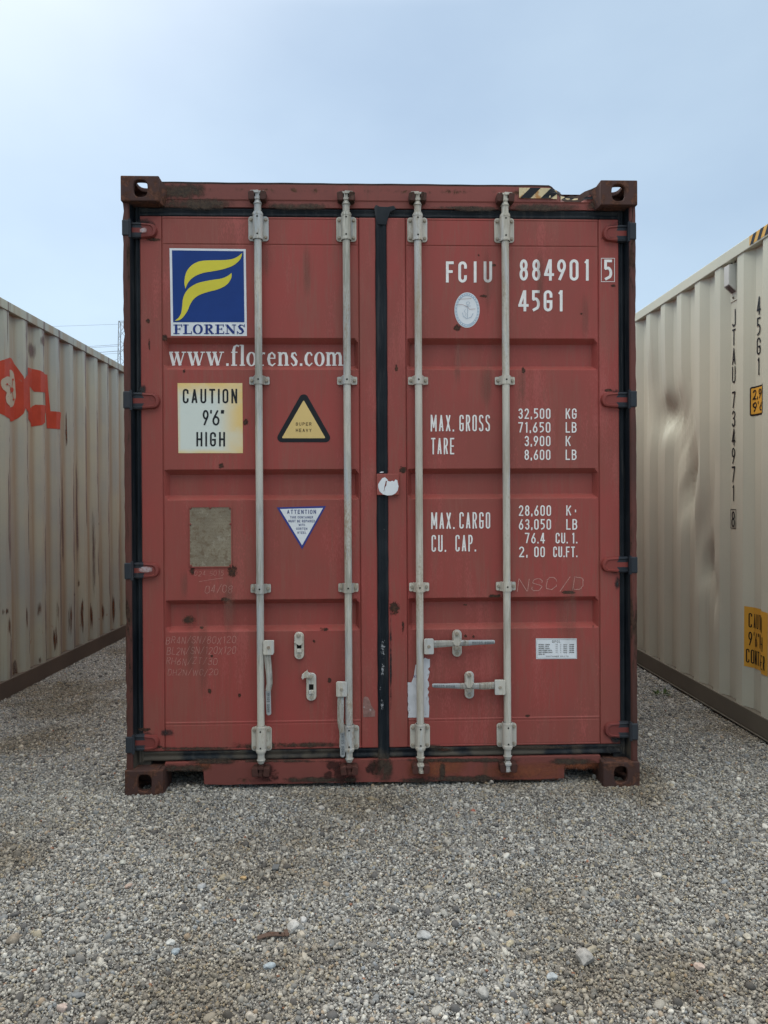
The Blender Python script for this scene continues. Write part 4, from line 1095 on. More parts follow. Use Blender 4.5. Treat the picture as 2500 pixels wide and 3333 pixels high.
flapper(k, [(998, 2184), (1000, 2180), (1003, 2189), (1015, 2194), (1018, 2203), (1010, 2211), (1000, 2206), (990, 2208), (985, 2213), (981, 2206), (983, 2196), (990, 2189)], DY-.020, DY-.010, (1012, 2203))
k, *_ = catch(1472, 2050, 1503, 2137, main, hole=False, label='handle catch closed over the upper horizontal handle')
flapper(k, [(1477, 2070), (1480, 2056), (1495, 2056), (1499, 2070), (1499, 2086), (1505, 2088), (1498, 2097), (1494, 2103), (1482, 2103), (1478, 2097), (1472, 2089), (1477, 2086)], HY-.024, HY-.013, (1487, 2063))
k, *_ = catch(1512, 2185, 1543, 2273, main, hole=False, label='handle catch closed over the lower horizontal handle')
flapper(k, [(1517, 2204), (1520, 2190), (1535, 2190), (1539, 2204), (1539, 2220), (1545, 2224), (1538, 2232), (1534, 2240), (1522, 2240), (1518, 2232), (1512, 2225), (1517, 2220)], HY-.024, HY-.013, (1527, 2197))

# seal box plate at the centre with torn round sticker
(a, zt), (b, zb) = FP(1226, 1542, .048), FP(1299, 1611, .048)
mb = MB(); mb.prism(rrect(a, b, zb, zt, .003), .046, DY+.0); sb = mb.build('seal_plate', RED, main, bev=.003)
tw = cx([(1362, 1170), (1360, 1135), (1378, 1105), (1400, 1075), (1425, 1066), (1450, 1085), (1455, 1102), (1478, 1108), (1500, 1100), (1515, 1108), (1530, 1088), (1548, 1095), (1552, 1120), (1560, 1155), (1552, 1195), (1530, 1225), (1495, 1242), (1450, 1245), (1405, 1232), (1375, 1205)], 780, 1200, 3.016)
decal('torn_round_sticker', [(0, tw[::-1])], WHITE_ST, sb, Y=.046, lift=.001)
decal('sticker_tear', [(0, cx([(1436, 1100), (1446, 1104), (1440, 1148), (1428, 1160), (1418, 1205), (1414, 1203), (1424, 1150)], 780, 1200, 3.016)[::-1])], RED_FRAME, sb, Y=.046, lift=.0016)
decal('sticker_edge_flake', [(0, cx([(1375, 1018), (1390, 1010), (1415, 1012), (1412, 1020), (1380, 1024)], 780, 1200, 3.016)[::-1])], WHITE_TORN, sb, Y=.058, lift=.003)

# ------------------------------------------------------------------ signs on the doors
PY = DY+.004         # sheet face
def quad_sticker(name, pts, mat, parent, Y=PY, lift=.001, uv=False, label=None):
    o = decal(name, [(0, pts)], mat, parent, Y=Y, lift=lift, label=label)
    if uv:
        u = o.data.uv_layers.new(name='UVMap'); co = o.data.vertices
        xs = [v.co.x for v in co]; zs = [v.co.z for v in co]
        for lp in o.data.loops:
            v = co[lp.vertex_index].co; u.data[lp.index].uv = ((v.x-min(xs))/(max(xs)-min(xs)), (v.z-min(zs))/(max(zs)-min(zs)))
    return o
C1 = lambda pts: cx(pts, 380, 540, 3.16)
lg = quad_sticker('emblem_sticker', [(552, 808), (800, 811), (804, 1094), (557, 1093)][::-1], WHITE_ST, doorL)
decal('blue_field', [(0, [(560, 815), (793, 818), (796, 1049), (564, 1049)][::-1])], BLUE, doorL, Y=PY, lift=.0018)
U = [(1292, 897), (1275, 955), (1235, 1000), (1180, 1035), (1080, 1068), (960, 1090), (880, 1105), (800, 1140), (740, 1195), (708, 1265), (698, 1210), (702, 1150), (720, 1090), (760, 1035), (820, 995), (890, 977), (1000, 972), (1100, 970), (1180, 962), (1240, 938)]
Lw = [(1183, 1103), (1180, 1150), (1150, 1205), (1100, 1245), (1030, 1275), (940, 1298), (860, 1325), (800, 1365), (760, 1420), (730, 1490), (690, 1550), (650, 1585), (598, 1595), (640, 1560), (665, 1510), (675, 1440), (683, 1370), (705, 1310), (750, 1255), (820, 1213), (900, 1190), (1000, 1172), (1080, 1160), (1140, 1135)]
decal('emblem', [(0, smooth_loop(C1(U), (0, 9))), (0, smooth_loop(C1(Lw), (0, 12)))], YELLOW, doorL, Y=PY, lift=.0026)
decal('emblem_lettering', serif_polys('FLORENS', 564, 1056, 798, 1088, bold=True, sp=.05), NAVY, doorL, Y=PY, lift=.002)
decal('web_address_lettering', serif_polys('www.florens.com', 548, 1124, 1119, 1191), WHITE, doorL, Y=PY+DEP, lift=.001)
quad_sticker('caution_sticker', [(578, 1247), (789, 1247), (791, 1475), (581, 1475)][::-1], CAUTION, doorL, uv=True)
C5 = lambda x0, y0, x1, y1: (380+x0/3.16, 1200+y0/3.16, 380+x1/3.16, 1200+y1/3.16)
P = text_polys('CAUTION', *C5(680, 208, 1240, 357), t=.125, sp=.2)
P += text_polys("9'", *C5(885, 425, 978, 585), t=.115, sp=.1)+text_polys('6"', *C5(985, 425, 1108, 585), t=.115, sp=.05)+text_polys('HIGH', *C5(820, 652, 1115, 800), t=.125, sp=.2)
decal('caution_lettering', P, BLACK, doorL, Y=PY, lift=.0018)
C6 = lambda pts: cx(pts, 780, 1200, 3.016)
tri = C6([(630, 222), (312, 722), (946, 722)])
decal('warning_triangle', [(0, rounded(C6([(630, 205), (338, 722), (921, 722)]), 15, 8))], BLACK, doorL, Y=PY)
decal('triangle_field', [(0, rounded(C6([(629, 308), (413, 683), (844, 683)]), 2.5, 4))], TRI_Y, doorL, Y=PY, lift=.0018)
B6 = lambda x0, y0, x1, y1: (780+x0/3.016, 1200+y0/3.016, 780+x1/3.016, 1200+y1/3.016)
decal('triangle_lettering', text_polys('SUPER', *B6(552, 528, 706, 559), t=.14, sp=.2)+text_polys('HEAVY', *B6(553, 589, 706, 621), t=.14, sp=.2), DARKBROWN, doorL, Y=PY, lift=.0026)
decal('attention_triangle', [(0, C6([(365, 1362), (848, 1348), (614, 1772)])[::-1])], ATT_BLUE, doorL, Y=PY)
decal('attention_field', [(0, C6([(396, 1378), (819, 1367), (614, 1733)])[::-1])], WHITE_ST, doorL, Y=PY, lift=.0018)
P = text_polys('ATTENTION', *B6(467, 1385, 750, 1425), t=.16, sp=.18)
for s, b in (('THIS CONTAINER', (495, 1447, 722, 1470)), ('MUST BE REPAIRED', (480, 1484, 740, 1508)), ('WITH', (580, 1522, 643, 1544)), ('CORTEN', (557, 1559, 665, 1582)), ('STEEL', (568, 1598, 656, 1620))):
    P += text_polys(s, *B6(*b), t=.15, sp=.12)
decal('attention_lettering', P, TXT_BLUE, doorL, Y=PY, lift=.0026)
# data plate with rivets
(a, zt), (b, zb) = FP(615, 1649, PY), FP(756, 1846, PY)
mb = MB(); mb.prism(rrect(a, b, zb, zt, .004), PY-.003, PY-.0002); dp = mb.build('data_plate', PLATE, doorL, bev=.001)
mb = MB(); t_ = .004
for q in ((a, b, zt-t_, zt), (a, b, zb, zb+t_), (a, a+t_, zb+t_, zt-t_), (b-t_, b, zb+t_, zt-t_)):
    mb.box(q[0], q[1], PY-.0048, PY-.003, q[2], q[3])
mb.build('plate_rim', RED, doorL)
rv = None
for (x, z) in ((a+.008, zt-.008), ((a+b)/2, zt-.006), (b-.008, zt-.008), (a+.006, zt-.085), (b-.006, zt-.085), (a+.008, zb+.008), (b-.008, zb+.008)):
    if rv is None:
        m2 = MB(); m2.cyl((0, 0, 0), (0, -.004, 0), .0062, .004, n=12); rv = m2.build('rivet', RED_FRAME, doorL, smooth=True, loc=(x, PY-.003, z))
    else: copy_obj(rv, (x, PY-.003, z), doorL)
# right door lettering
def Lt(name, items, t=.14, sp=.2, mat=WHITE, parent=None, Y=PY, o=(1580, 560, 3.13)):
    for s, x0, y0, x1, y1 in items:
        decal(name, text_polys(s, o[0]+x0/o[2], o[1]+y0/o[2], o[0]+x1/o[2], o[1]+y1/o[2], t=t, sp=sp), mat, parent or doorR, Y=Y)
o3 = (1230, 560, 3.16)
Lt('owner_code_lettering', [('F', 700, 920, 780, 1137), ('C', 827, 920, 915, 1137), ('I', 985, 920, 1016, 1137), ('U', 1088, 920, 1174, 1137)], t=.13, o=o3)
Lt('serial_number_lettering', [('8', 347, 890, 433, 1107), ('8', 475, 890, 560, 1107), ('4', 597, 890, 695, 1107), ('9', 730, 890, 820, 1107), ('0', 857, 890, 948, 1107), ('1', 1005, 890, 1058, 1107)], t=.13)
Lt('check_digit_lettering', [('5', 1203, 892, 1292, 1104)], t=.13, Y=DY)
bx = [(1957, 841), (2000, 841), (2000, 917), (1957, 917)]
decal('check_digit_box', [(0, q) for q in ribbon(bx, 1.6, True)], WHITE, doorR, Y=DY)
Lt('size_code_lettering', [('4', 335, 1205, 436, 1420), ('5', 468, 1205, 555, 1420), ('G', 593, 1205, 682, 1420), ('1', 738, 1205, 792, 1420)], t=.13)
o7 = (1230, 1200, 3.16)
Lt('weight_heading_lettering', [('MAX.', 543, 475, 782, 646), ('GROSS', 838, 475, 1152, 644), ('TARE', 548, 712, 785, 881)], t=.088, o=o7)
Lt('capacity_heading_lettering', [('MAX.', 548, 1478, 787, 1649), ('CARGO', 838, 1476, 1155, 1645), ('CU.', 552, 1711, 700, 1883), ('CAP.', 797, 1709, 1008, 1880)], t=.088, o=o7)
o8 = (1580, 1200, 3.13)
Lt('weight_figures_lettering', [('32,500', 335, 405, 662, 512), ('71,650', 335, 545, 662, 652), ('3,900', 398, 685, 662, 790), ('8,600', 398, 825, 662, 930),
    ('KG', 817, 405, 928, 512), ('LB', 817, 545, 928, 652), ('K', 817, 685, 868, 790), ('LB', 817, 825, 928, 930)], t=.12, sp=.15, o=o8)
Lt('capacity_figures_lettering', [('28,600', 340, 1392, 668, 1500), ('63,050', 340, 1532, 668, 1640), ('76.4', 402, 1672, 605, 1780), ('2,', 342, 1812, 430, 1920), ('00', 497, 1812, 605, 1920),
    ('K', 823, 1392, 873, 1497), ('·', 905, 1395, 930, 1500), ('LB', 823, 1532, 935, 1640), ('CU.', 715, 1672, 838, 1780), ('1.', 880, 1672, 935, 1780), ('CU.FT.', 690, 1812, 935, 1920)], t=.12, sp=.15, o=o8)
# oval class sticker
ov = lambda k, n=36, rx=41, ry=57.5: [(1520.2+rx*k*cos(2*pi*i/n), 1009.4+ry*k*sin(2*pi*i/n)) for i in range(n)]
PALEBLUE = flat('pale_blue_print', (.42, .52, .62), .5, .15, 20); MIDBLUE = flat('grey_blue_print', (.40, .49, .58), .5, .2, 30)
decal('oval_sticker', [(0, ov(1))], WHITE_ST, doorR, Y=PY)
def ringp(k0, k1, n=36):
    a_, b_ = ov(k0, n), ov(k1, n); return [(0, [a_[i], a_[(i+1) % n], b_[(i+1) % n], b_[i]]) for i in range(n)]
decal('oval_border', ringp(.80, .96), PALEBLUE, doorR, Y=PY, lift=.0018)
P = []
for i in range(30):
    if i in (5, 6, 7): continue
    aa = 2*pi*i/30; x, y = 1520.2+41*.88*cos(aa), 1009.4+57.5*.88*sin(aa); P += [(1, q) for q in ribbon([(x-1.6*sin(aa), y+1.9*cos(aa)), (x+1.6*sin(aa), y-1.9*cos(aa))], 3.0)]
decal('oval_lettering', P, WHITE_ST, doorR, Y=PY, lift=.0022)
# anchor emblem in the oval
P = [(0, q) for q in ribbon([(1523, 990), (1521, 1036)], 1.5)]+[(1, q) for q in ribbon([(1505, 1018), (1508, 1030), (1520, 1038), (1534, 1032), (1540, 1020)], 1.6)]+[(2, q) for q in ribbon([(1513, 998), (1532, 996)], 1.3)]
P += [(3, q) for q in ribbon([(1518, 985), (1524, 982), (1529, 986), (1526, 992), (1519, 992)], 1.2, True)]+[(4, q) for q in ribbon([(1516, 1006), (1511, 1014), (1517, 1022), (1513, 1030)], 1.1)]
decal('oval_emblem', P, MIDBLUE, doorR, Y=PY, lift=.0028)
decal('sticker_crack', [(0, q) for q in ribbon([(1488, 992), (1505, 992), (1520, 998), (1528, 1007), (1547, 1006)], .9)]+[(1, q) for q in ribbon([(1492, 974), (1510, 974), (1534, 972)], .9)], RED_FRAME, doorR, Y=PY, lift=.0036)
# dimensions label
quad_sticker('dimensions_sticker', [(1744, 2078), (1877, 2078), (1878, 2144), (1745, 2145)][::-1], WHITE_ST, doorR)
GREYTXT = flat('grey_print', (.16, .16, .16), .5, .1)
P = text_polys('QPCL', 1797, 2084, 1824, 2092, t=.14, sp=.2)
P += [(0, q) for q in ribbon([(1747, 2081), (1875, 2081), (1876, 2142), (1748, 2142)], .7, True)]
rowsx = [('INTERNAL LENGTH', 1753, 1788), ('FT', 1809, 1815), ('2', 1824, 1826), ('12032', 1833, 1846), ('12032MM', 1852, 1868)]
for i, s in enumerate(('INTERNAL LENGTH', 'INTERNAL WIDTH', 'INTERNAL HEIGHT', 'DOOR OPENING WIDTH', 'DOOR OPENING HEIGHT')):
    y = 2096+i*6.3; P += text_polys(s, 1753, y, 1753+len(s)*2.4, y+4, t=.2)
    for w_, xa, xb in rowsx[1:]: P += text_polys(w_, xa, y, xb, y+4, t=.2)
P += text_polys('MODEL NO.', 1753, 2127, 1773, 2131, t=.2)+text_polys('CONTAINER CO.LTD', 1777, 2134, 1850, 2138, t=.2)
decal('dimensions_lettering', P, GREYTXT, doorR, Y=PY, lift=.0018)
# torn paper
tp = cx([(470, 738), (500, 752), (520, 752), (520, 830), (500, 850), (518, 880), (508, 930), (495, 960), (510, 985), (512, 1020), (495, 1050), (512, 1080), (498, 1110), (512, 1140), (505, 1180), (514, 1220), (510, 1335), (300, 1337), (308, 1290), (292, 1250), (305, 1200), (290, 1160), (303, 1110), (288, 1060), (300, 1020), (288, 985), (335, 985), (360, 920), (375, 810), (400, 800)], 1230, 1900, 3.07)
decal('torn_paper', [(0, tp[::-1])], WHITE_TORN, doorR, Y=PY)
decal('paper_print', text_polys('XI', 1346, 2197, 1356, 2206, t=.15), ATT_BLUE, doorR, Y=PY, lift=.0018)
tp2 = cx([(1215, 1120), (1235, 1105), (1262, 1115), (1280, 1150), (1290, 1190), (1320, 1235), (1332, 1250), (1328, 1305), (1215, 1308), (1208, 1200)], 780, 1900, 3.016)
decal('torn_paper', [(0, tp2[::-1])], flat('glue_residue', (.30, .17, .15), .8, .4, 40, dirt=(.5, .5, .52), dirt_t=(.58, .64)), doorL, Y=DY)
# hazard tape on header
def hazard():
    P1 = []; P2 = []
    x0, x1, y0, y1 = 1689, 1944, 612, 646
    w = 33.5
    base = [(x0, y0), (x1, y0), (x1, y1), (x0, y1)]
    mbY = MB(); mbB = MB(); n = 60
    def P_(px_, py_, lift):
        X, Z = FP(px_, py_+(px_-x0)*.012, DY-.004)
        u = (X-D0)/(D1-D0); dz = dy = 0
        if 0 < u < 1:
            k = sin(pi*u**.85)**1.3; tv = min(1, max(0, (Z-(ZH+.036))/.08)); dz = -.030*k*tv; dy = .035*k*.35*tv+.006*sin(u*31)*tv
        return (X, DY-.004+dy-lift, Z+dz)
    for i in range(n):
        a_, b_ = x0+(x1-x0)*i/n, x0+(x1-x0)*(i+1)/n
        if 1880 < a_ < 1932 or 1808 < a_ < 1822: continue
        for j in range(4):
            c_, d_ = y0+(y1-y0)*j/4, y0+(y1-y0)*(j+1)/4
            if 1812 < a_ < 1935 and j < (3 if 1835 < a_ < 1900 else 2): continue
            mbY.add([P_(a_, d_, .004), P_(b_, d_, .004), P_(b_, c_, .004), P_(a_, c_, .004)], [(0, 1, 2, 3)])
    hgt = y1-y0
    for k in range(4):
        xs = x0+3+k*2*w
        for i in range(6):
            t0, t1 = i/6, (i+1)/6
            q = [(xs+hgt*t0, y1-hgt*t0), (xs+w+hgt*t0, y1-hgt*t0), (xs+w+hgt*t1, y1-hgt*t1), (xs+hgt*t1, y1-hgt*t1)]
            q = [(min(max(a_, x0), x1), b_) for a_, b_ in q]
            if 1800 < q[0][0] < 1935 and i > 1: continue
            mbB.add([P_(a_, b_, .0055) for a_, b_ in q], [(0, 1, 2, 3)])
    mbY.build('hazard_tape', HAZ_Y, main, label='torn yellow and black hazard tape on the crushed header'); mbB.build('hazard_stripe', BLACK, main)
hazard()

# chalk handwriting
def hand(s, x0, y0, x1, y1, parent, Y=PY):
    return [(l_, q) for l_, q in text_polys(s, x0, y0, x1, y1, t=.045, sp=.16, slant=.14, jitter=.11)]
P = hand('BR4N/SN/80X120', 540, 2072, 766, 2095, doorL)+hand('BL2N/SN/120X120', 543, 2106, 766, 2130, doorL)+hand('RH6N/ZT/30', 541, 2141, 706, 2163, doorL)+hand('DH2N/WC/20', 546, 2178, 708, 2198, doorL)
decal('chalk_writing', P, CHALK, doorL, Y=PY)
P = hand('C24 5015', 632, 1858, 728, 1874, doorL)+hand('04/08', 667, 1905, 755, 1930, doorL)+[(0, q) for q in ribbon([(648, 1893), (690, 1886), (727, 1881)], .9)]
decal('chalk_writing', P, CHALK, doorL, Y=PY)
decal('chalk_writing', hand('NSC/D', 1684, 1880, 1895, 1922, doorR), CHALK, doorR, Y=PY)

# rust marks, drips and smudges
def stains(name, items, mat, parent, Y):
    for i, (x, y, w, h) in enumerate(items):
        mb = MB(); w *= 1.15; h *= 1.15
        q = [(x-w/2, y+h/2), (x+w/2, y+h/2), (x+w/2, y-h/2), (x-w/2, y-h/2)]
        YY = Y-.0006-.00015*(i % 5)
        mb.add([(fx(a_, b_, Y), YY, fz(a_, b_, Y)) for a_, b_ in q], [(0, 1, 2, 3)])
        o = mb.build(name, mat, parent); u = o.data.uv_layers.new(name='UVMap')
        m_ = {0: (0, 0), 1: (1, 0), 2: (1, 1), 3: (0, 1)}
        for lp in o.data.loops: u.data[lp.index].uv = m_[lp.vertex_index]
sheet = [(618, 2017, 62, 50), (800, 1375, 24, 34), (719, 1516, 30, 26), (625, 1858, 34, 46), (757, 1860, 40, 60), (735, 1951, 46, 16), (657, 2043, 22, 16), (535, 1100, 34, 30), (600, 1206, 14, 22),
         (683, 2250, 20, 24), (780, 2264, 16, 20), (1056, 2048, 44, 18), (1022, 2087, 16, 20), (1072, 2215, 18, 26), (690, 2135, 12, 10), (770, 2415, 90, 60), (672, 2391, 40, 14), (540, 2378, 90, 26)]
stains('rust_spot', sheet, ST_RUST, doorL, PY)
sheetR = [(1488, 1067, 34, 34), (1771, 785, 26, 24), (1558, 830, 10, 12), (1606, 863, 22, 10), (1573, 964, 44, 14), (1858, 776, 8, 16), (1893, 1022, 14, 12), (1850, 1928, 66, 14), (1612, 1940, 60, 14),
          (1715, 2330, 24, 12), (1930, 2038, 14, 16), (1515, 1968, 20, 10), (1516, 2070, 14, 16), (1540, 2072, 12, 14), (1704, 1205, 16, 30), (1460, 2345, 40, 14), (1445, 2440, 60, 16)]
stains('rust_spot', sheetR, ST_RUST, doorR, PY)
stains('dirt_drip', [(660, 2140, 40, 360), (1000, 880, 36, 200), (745, 1980, 50, 190), (860, 850, 60, 140), (600, 1900, 30, 120), (620, 2120, 26, 160)], ST_DRIP, doorL, PY-.0012)
stains('dirt_drip', [(1590, 900, 50, 260), (1490, 1180, 26, 160), (1760, 900, 30, 240), (1700, 1260, 40, 140), (1850, 2000, 90, 220), (1905, 1030, 30, 180), (1585, 1250, 60, 160), (1800, 2380, 200, 70)], ST_DRIP, doorR, PY-.0012)
fs_ = [(1312, 1530, 34, 30), (1195, 1455, 10, 60), (1200, 1520, 24, 46), (1206, 750, 26, 36), (1213, 1660, 8, 22), (1220, 2320, 12, 160), (1262, 1560, 14, 20)]
stains('rust_spot', [(500, 780, 70, 14), (486, 1120, 10, 60), (482, 1045, 20, 20), (470, 2375, 60, 20), (515, 2430, 40, 14)], ST_RUST, doorL, DY)
stains('rust_spot', fs_[:1]+[(1285, 1980, 50, 60), (1290, 1200, 14, 40), (1985, 775, 80, 20), (1995, 930, 24, 14), (1975, 1270, 60, 14), (1312, 2040, 14, 60)], ST_RUST, doorR, DY)
stains('black_smudge', [(470, 740, 80, 70), (480, 1303, 60, 60), (470, 1855, 60, 70), (475, 2410, 80, 70), (463, 1275, 30, 60), (545, 2385, 60, 30)], ST_BLACK, doorL, DY-.0005)
stains('black_smudge', [(2000, 755, 60, 80), (1998, 1300, 50, 70), (2000, 1842, 50, 60), (2010, 1900, 24, 60), (2005, 2400, 50, 60), (1990, 2440, 80, 30)], ST_BLACK, doorR, DY-.0005)
stains('pale_scrape', [(466, 749, 26, 18)], ST_PALE, main, DY-.0225)
stains('pale_scrape', [(474, 1853, 50, 24)], ST_PALE, main, DY-.0225)
stains('paint_scrape', [(1245, 2110, 30, 120), (1246, 2180, 22, 90), (1244, 2295, 20, 60), (1238, 2240, 16, 60)], ST_SCRAPE, main, .0555)
stains('black_edge', [(1272, 2150, 10, 420)], ST_BLACK, doorR, DY-.0004)
stains('grime', [(640, 664, 290, 42), (960, 672, 260, 26), (590, 620, 200, 60), (1760, 676, 340, 30), (1560, 680, 200, 18), (1490, 676, 200, 14), (1935, 668, 70, 40)], ST_DIRT, main, DY-.0052)
stains('grime', [(1245, 2500, 90, 110), (1440, 2510, 24, 90), (1500, 2535, 300, 26), (1570, 2535, 60, 30), (1050, 2538, 300, 22), (600, 2500, 220, 30), (700, 2478, 200, 24), (900, 2476, 400, 14), (1500, 2474, 500, 18), (1860, 2478, 200, 24), (1215, 2500, 60, 60), (1350, 2540, 120, 20)], ST_DIRT, main, .0540)
ST_ORANGE = stain_mat('orange_rust_wash', (.32, .10, .04), (.20, .065, .035), soft=.5, amt=.65, thr=.45, sc=14)
stains('rust_wash', [(1870, 2490, 190, 34), (1700, 2510, 300, 60), (660, 2490, 60, 40), (1420, 2500, 200, 60)], ST_ORANGE, main, .0545)
stains('wet_stain', [(868, 2515, 110, 90), (1110, 2520, 60, 90), (1090, 2490, 80, 50), (1200, 2500, 60, 50), (1070, 2522, 40, 40), (1140, 2535, 60, 30)], ST_WET, main, .0535)
stains('door_foot_grime', [(1000, 2424, 260, 22), (850, 2428, 200, 30), (1700, 2432, 460, 14), (1400, 2430, 120, 14), (640, 2436, 300, 14)], ST_DIRT, main, DY-.0016)

# ================================================================== SIDE CONTAINERS
LY, LP, LX, LZ = radians(1.2977), radians(.1551), -2.6947, -.0398
RYW, RP, RX, RZ = radians(.1046), radians(.7693), 2.1520, .0082
left = root('shipping_container', 'aged cream container with a red plum blossom logo along its rust streaked side', 'shipping container', (LX, 0, LZ), (LP, 0, -LY))
right = root('shipping_container', 'newer cream container with a dented corrugated side, black lettering and amber stickers', 'shipping container', (RX, 0, RZ), (RP, 0, -RYW))
bpy.context.view_layer.update()
def local(rt_obj, px, py, off=-.008):
    """photo pixel -> (s, z) on the side wall plane x = off of a side container"""
    Mi = rt_obj.matrix_world.inverted(); c = Mi @ CAM; d = Mi.to_3x3() @ ray(px, py)
    t = (off-c.x)/d.x; p = c+d*t
    return p.y, p.z
sL = [local(left, x, y)[0] for x, y in ((41, 1010), (95, 1045), (148, 1075), (195, 1102), (237, 1125), (277, 1150), (315, 1172), (349, 1190), (380, 1208))]
phL = float(np.mean([s-i*PER for i, s in enumerate(sL)])); 
sR = [local(right, x, y, .008)[0] for x, y in ((2105.7, 1030), (2153.7, 1000), (2205, 965), (2262.8, 930), (2325.8, 890), (2395.8, 840), (2475, 780))]
phR = float(np.mean([s+i*PER for i, s in enumerate(sR)]))
print('PH', phL, phR)
# left
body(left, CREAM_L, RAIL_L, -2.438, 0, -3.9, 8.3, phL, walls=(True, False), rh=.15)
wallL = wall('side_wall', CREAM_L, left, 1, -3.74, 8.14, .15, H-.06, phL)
# right, with dents
def nz2(a, b): return sin(a*3.1+b*1.7)*cos(b*2.3-a*1.1)
def dentR(s, z, p):
    d = 0; flat_ = 0
    # dents: (pixel centre, size s, size z, depth, flattening)
    for (s0_, z0_, ws, wz, dep, fl, sk) in DENTS:
        u = (s-s0_-(z-z0_)*sk)/ws; v = (z-z0_)/wz; g = math.exp(-(u*u+v*v))
        d += dep*g; flat_ = max(flat_, fl*g)
        d += g*dep*.24*nz2(s*38, z*30)+g*.0034*nz2(s*75+2, z*62)*(1 if dep > .02 else 0)
    m = -.030
    return p*(1-flat_)+m*flat_-d
def RL(px, py): return local(right, px, py, .02)
DENTS = []
for (px_, py_, ws, wz, dep, fl, sk) in ((2170, 1350, .19, .13, .060, .9, 0), (2215, 1420, .14, .28, .036, .9, -.1), (2240, 1560, .10, .22, .062, .9, -.25), (2130, 1300, .2, .3, .02, .5, 0), (2300, 1830, .07, .13, .050, .85, -.2), (2290, 1700, .09, .3, .018, .5, -.3), (2320, 1930, .07, .12, .02, .6, 0)):
    s_, z_ = RL(px_, py_); DENTS.append((s_, z_, ws, wz, dep, fl, sk))
body(right, CREAM_R, RAIL_R, 0, 2.438, .02, 12.21, phR, walls=(False, True), rh=.128)
wallR = wall('side_wall', CREAM_R, right, -1, .18, 12.05, .128, H-.06, phR, dent=dentR, fine=(.5, 5))
for rt_, xo, s0_, s1_ in ((left, 0, -3.9, 8.3), (right, 0, .02, 12.21)):
    w = -1 if rt_ is left else 1
    for xx, sx in ((xo, w), (xo+w*2.438, -w)):
        for (yy, sy) in ((s0_, 1), (s1_, -1)):
            for zc, top in ((0, False), (H-.118, True)):
                m2 = MB(); corner_casting(m2, xx, yy, zc, sx, sy, top); m2.build('corner_casting', RAIL_L if rt_ is left else CREAM_R, rt_)
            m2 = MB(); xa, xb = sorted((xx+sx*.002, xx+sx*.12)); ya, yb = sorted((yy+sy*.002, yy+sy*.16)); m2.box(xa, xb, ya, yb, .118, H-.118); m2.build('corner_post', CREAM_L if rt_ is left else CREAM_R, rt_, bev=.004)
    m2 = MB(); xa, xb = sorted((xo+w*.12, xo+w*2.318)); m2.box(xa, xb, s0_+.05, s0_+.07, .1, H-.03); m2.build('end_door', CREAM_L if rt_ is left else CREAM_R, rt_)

# left logo
def LP_(pts, o=(0, 900), s=3.16): return [local(left, o[0]+a/s, o[1]+b/s, -.02) for a, b in pts]
O2 = [(60, 842), (110, 834), (150, 845), (185, 920), (210, 990), (232, 1055), (250, 1150), (256, 1260), (245, 1355), (215, 1430), (180, 1475), (140, 1490), (80, 1462), (30, 1430), (-30, 1370), (-90, 1290), (-110, 1160), (-100, 1030), (-60, 930), (0, 870)]
# split the ring left/right of the blossom centre so polygons stay simple
CC = [(232, 1055), (320, 935), (380, 958), (430, 985), (470, 1050), (488, 1130), (492, 1200), (430, 1190), (370, 1185), (350, 1145), (335, 1130), (342, 1350), (352, 1345), (375, 1318), (430, 1322), (497, 1328), (497, 1400), (470, 1480), (420, 1525), (350, 1545), (345, 1505), (300, 1430), (245, 1355), (256, 1260), (250, 1150)]
LL = [(487, 1005), (515, 1010), (535, 1385), (655, 1400), (640, 1575), (510, 1560), (500, 1390)]
def concave_tri(q):
    from mathutils.geometry import tessellate_polygon
    t = tessellate_polygon([[Vector((a, b, 0)) for a, b in q]]); return [[q[i] for i in f] for f in t]
P = []
for q in (O2, CC, LL): P += [(0, f) for f in concave_tri(LP_(smooth_loop(q, (), 4) if q is O2 else q))]
O1 = [(-a-210, b-40*(1 if False else 0)) for a, b in O2]
P += [(0, f) for f in concave_tri(LP_([(a, b-(a+100)*-.0) for a, b in O1]))] if False else []
wall_decal('logo_paint', P, LOGO_RED, left, 1, phL)
FLW = [(130, 960), (95, 990), (88, 1035), (50, 1028), (15, 1055), (8, 1100), (20, 1160), (50, 1195), (38, 1240), (50, 1300), (90, 1335), (140, 1345), (170, 1320), (185, 1240), (183, 1160), (180, 1080), (170, 1000), (150, 965)]
wall_decal('logo_blossom', [(0, f) for f in concave_tri(LP_(smooth_loop(FLW, (2, 7), 3)))], CREAM_FLAT, left, 1, phL, lift=.0035)
P = []
for (x, y) in ((50, 1108), (110, 1095), (95, 1165), (110, 1200), (108, 1270), (160, 1060), (168, 1265)):
    P += [(0, LP_(q)) for q in ribbon([(148, 1165), (x, y)], 4)]; P.append((1, LP_([(x+9*cos(2*pi*i/10), y+12*sin(2*pi*i/10)) for i in range(10)])))
P.append((2, LP_([(148+18*cos(2*pi*i/12), 1165+26*sin(2*pi*i/12)) for i in range(12)])))
wall_decal('logo_stamen', P, LOGO_RED, left, 1, phL, lift=.005)
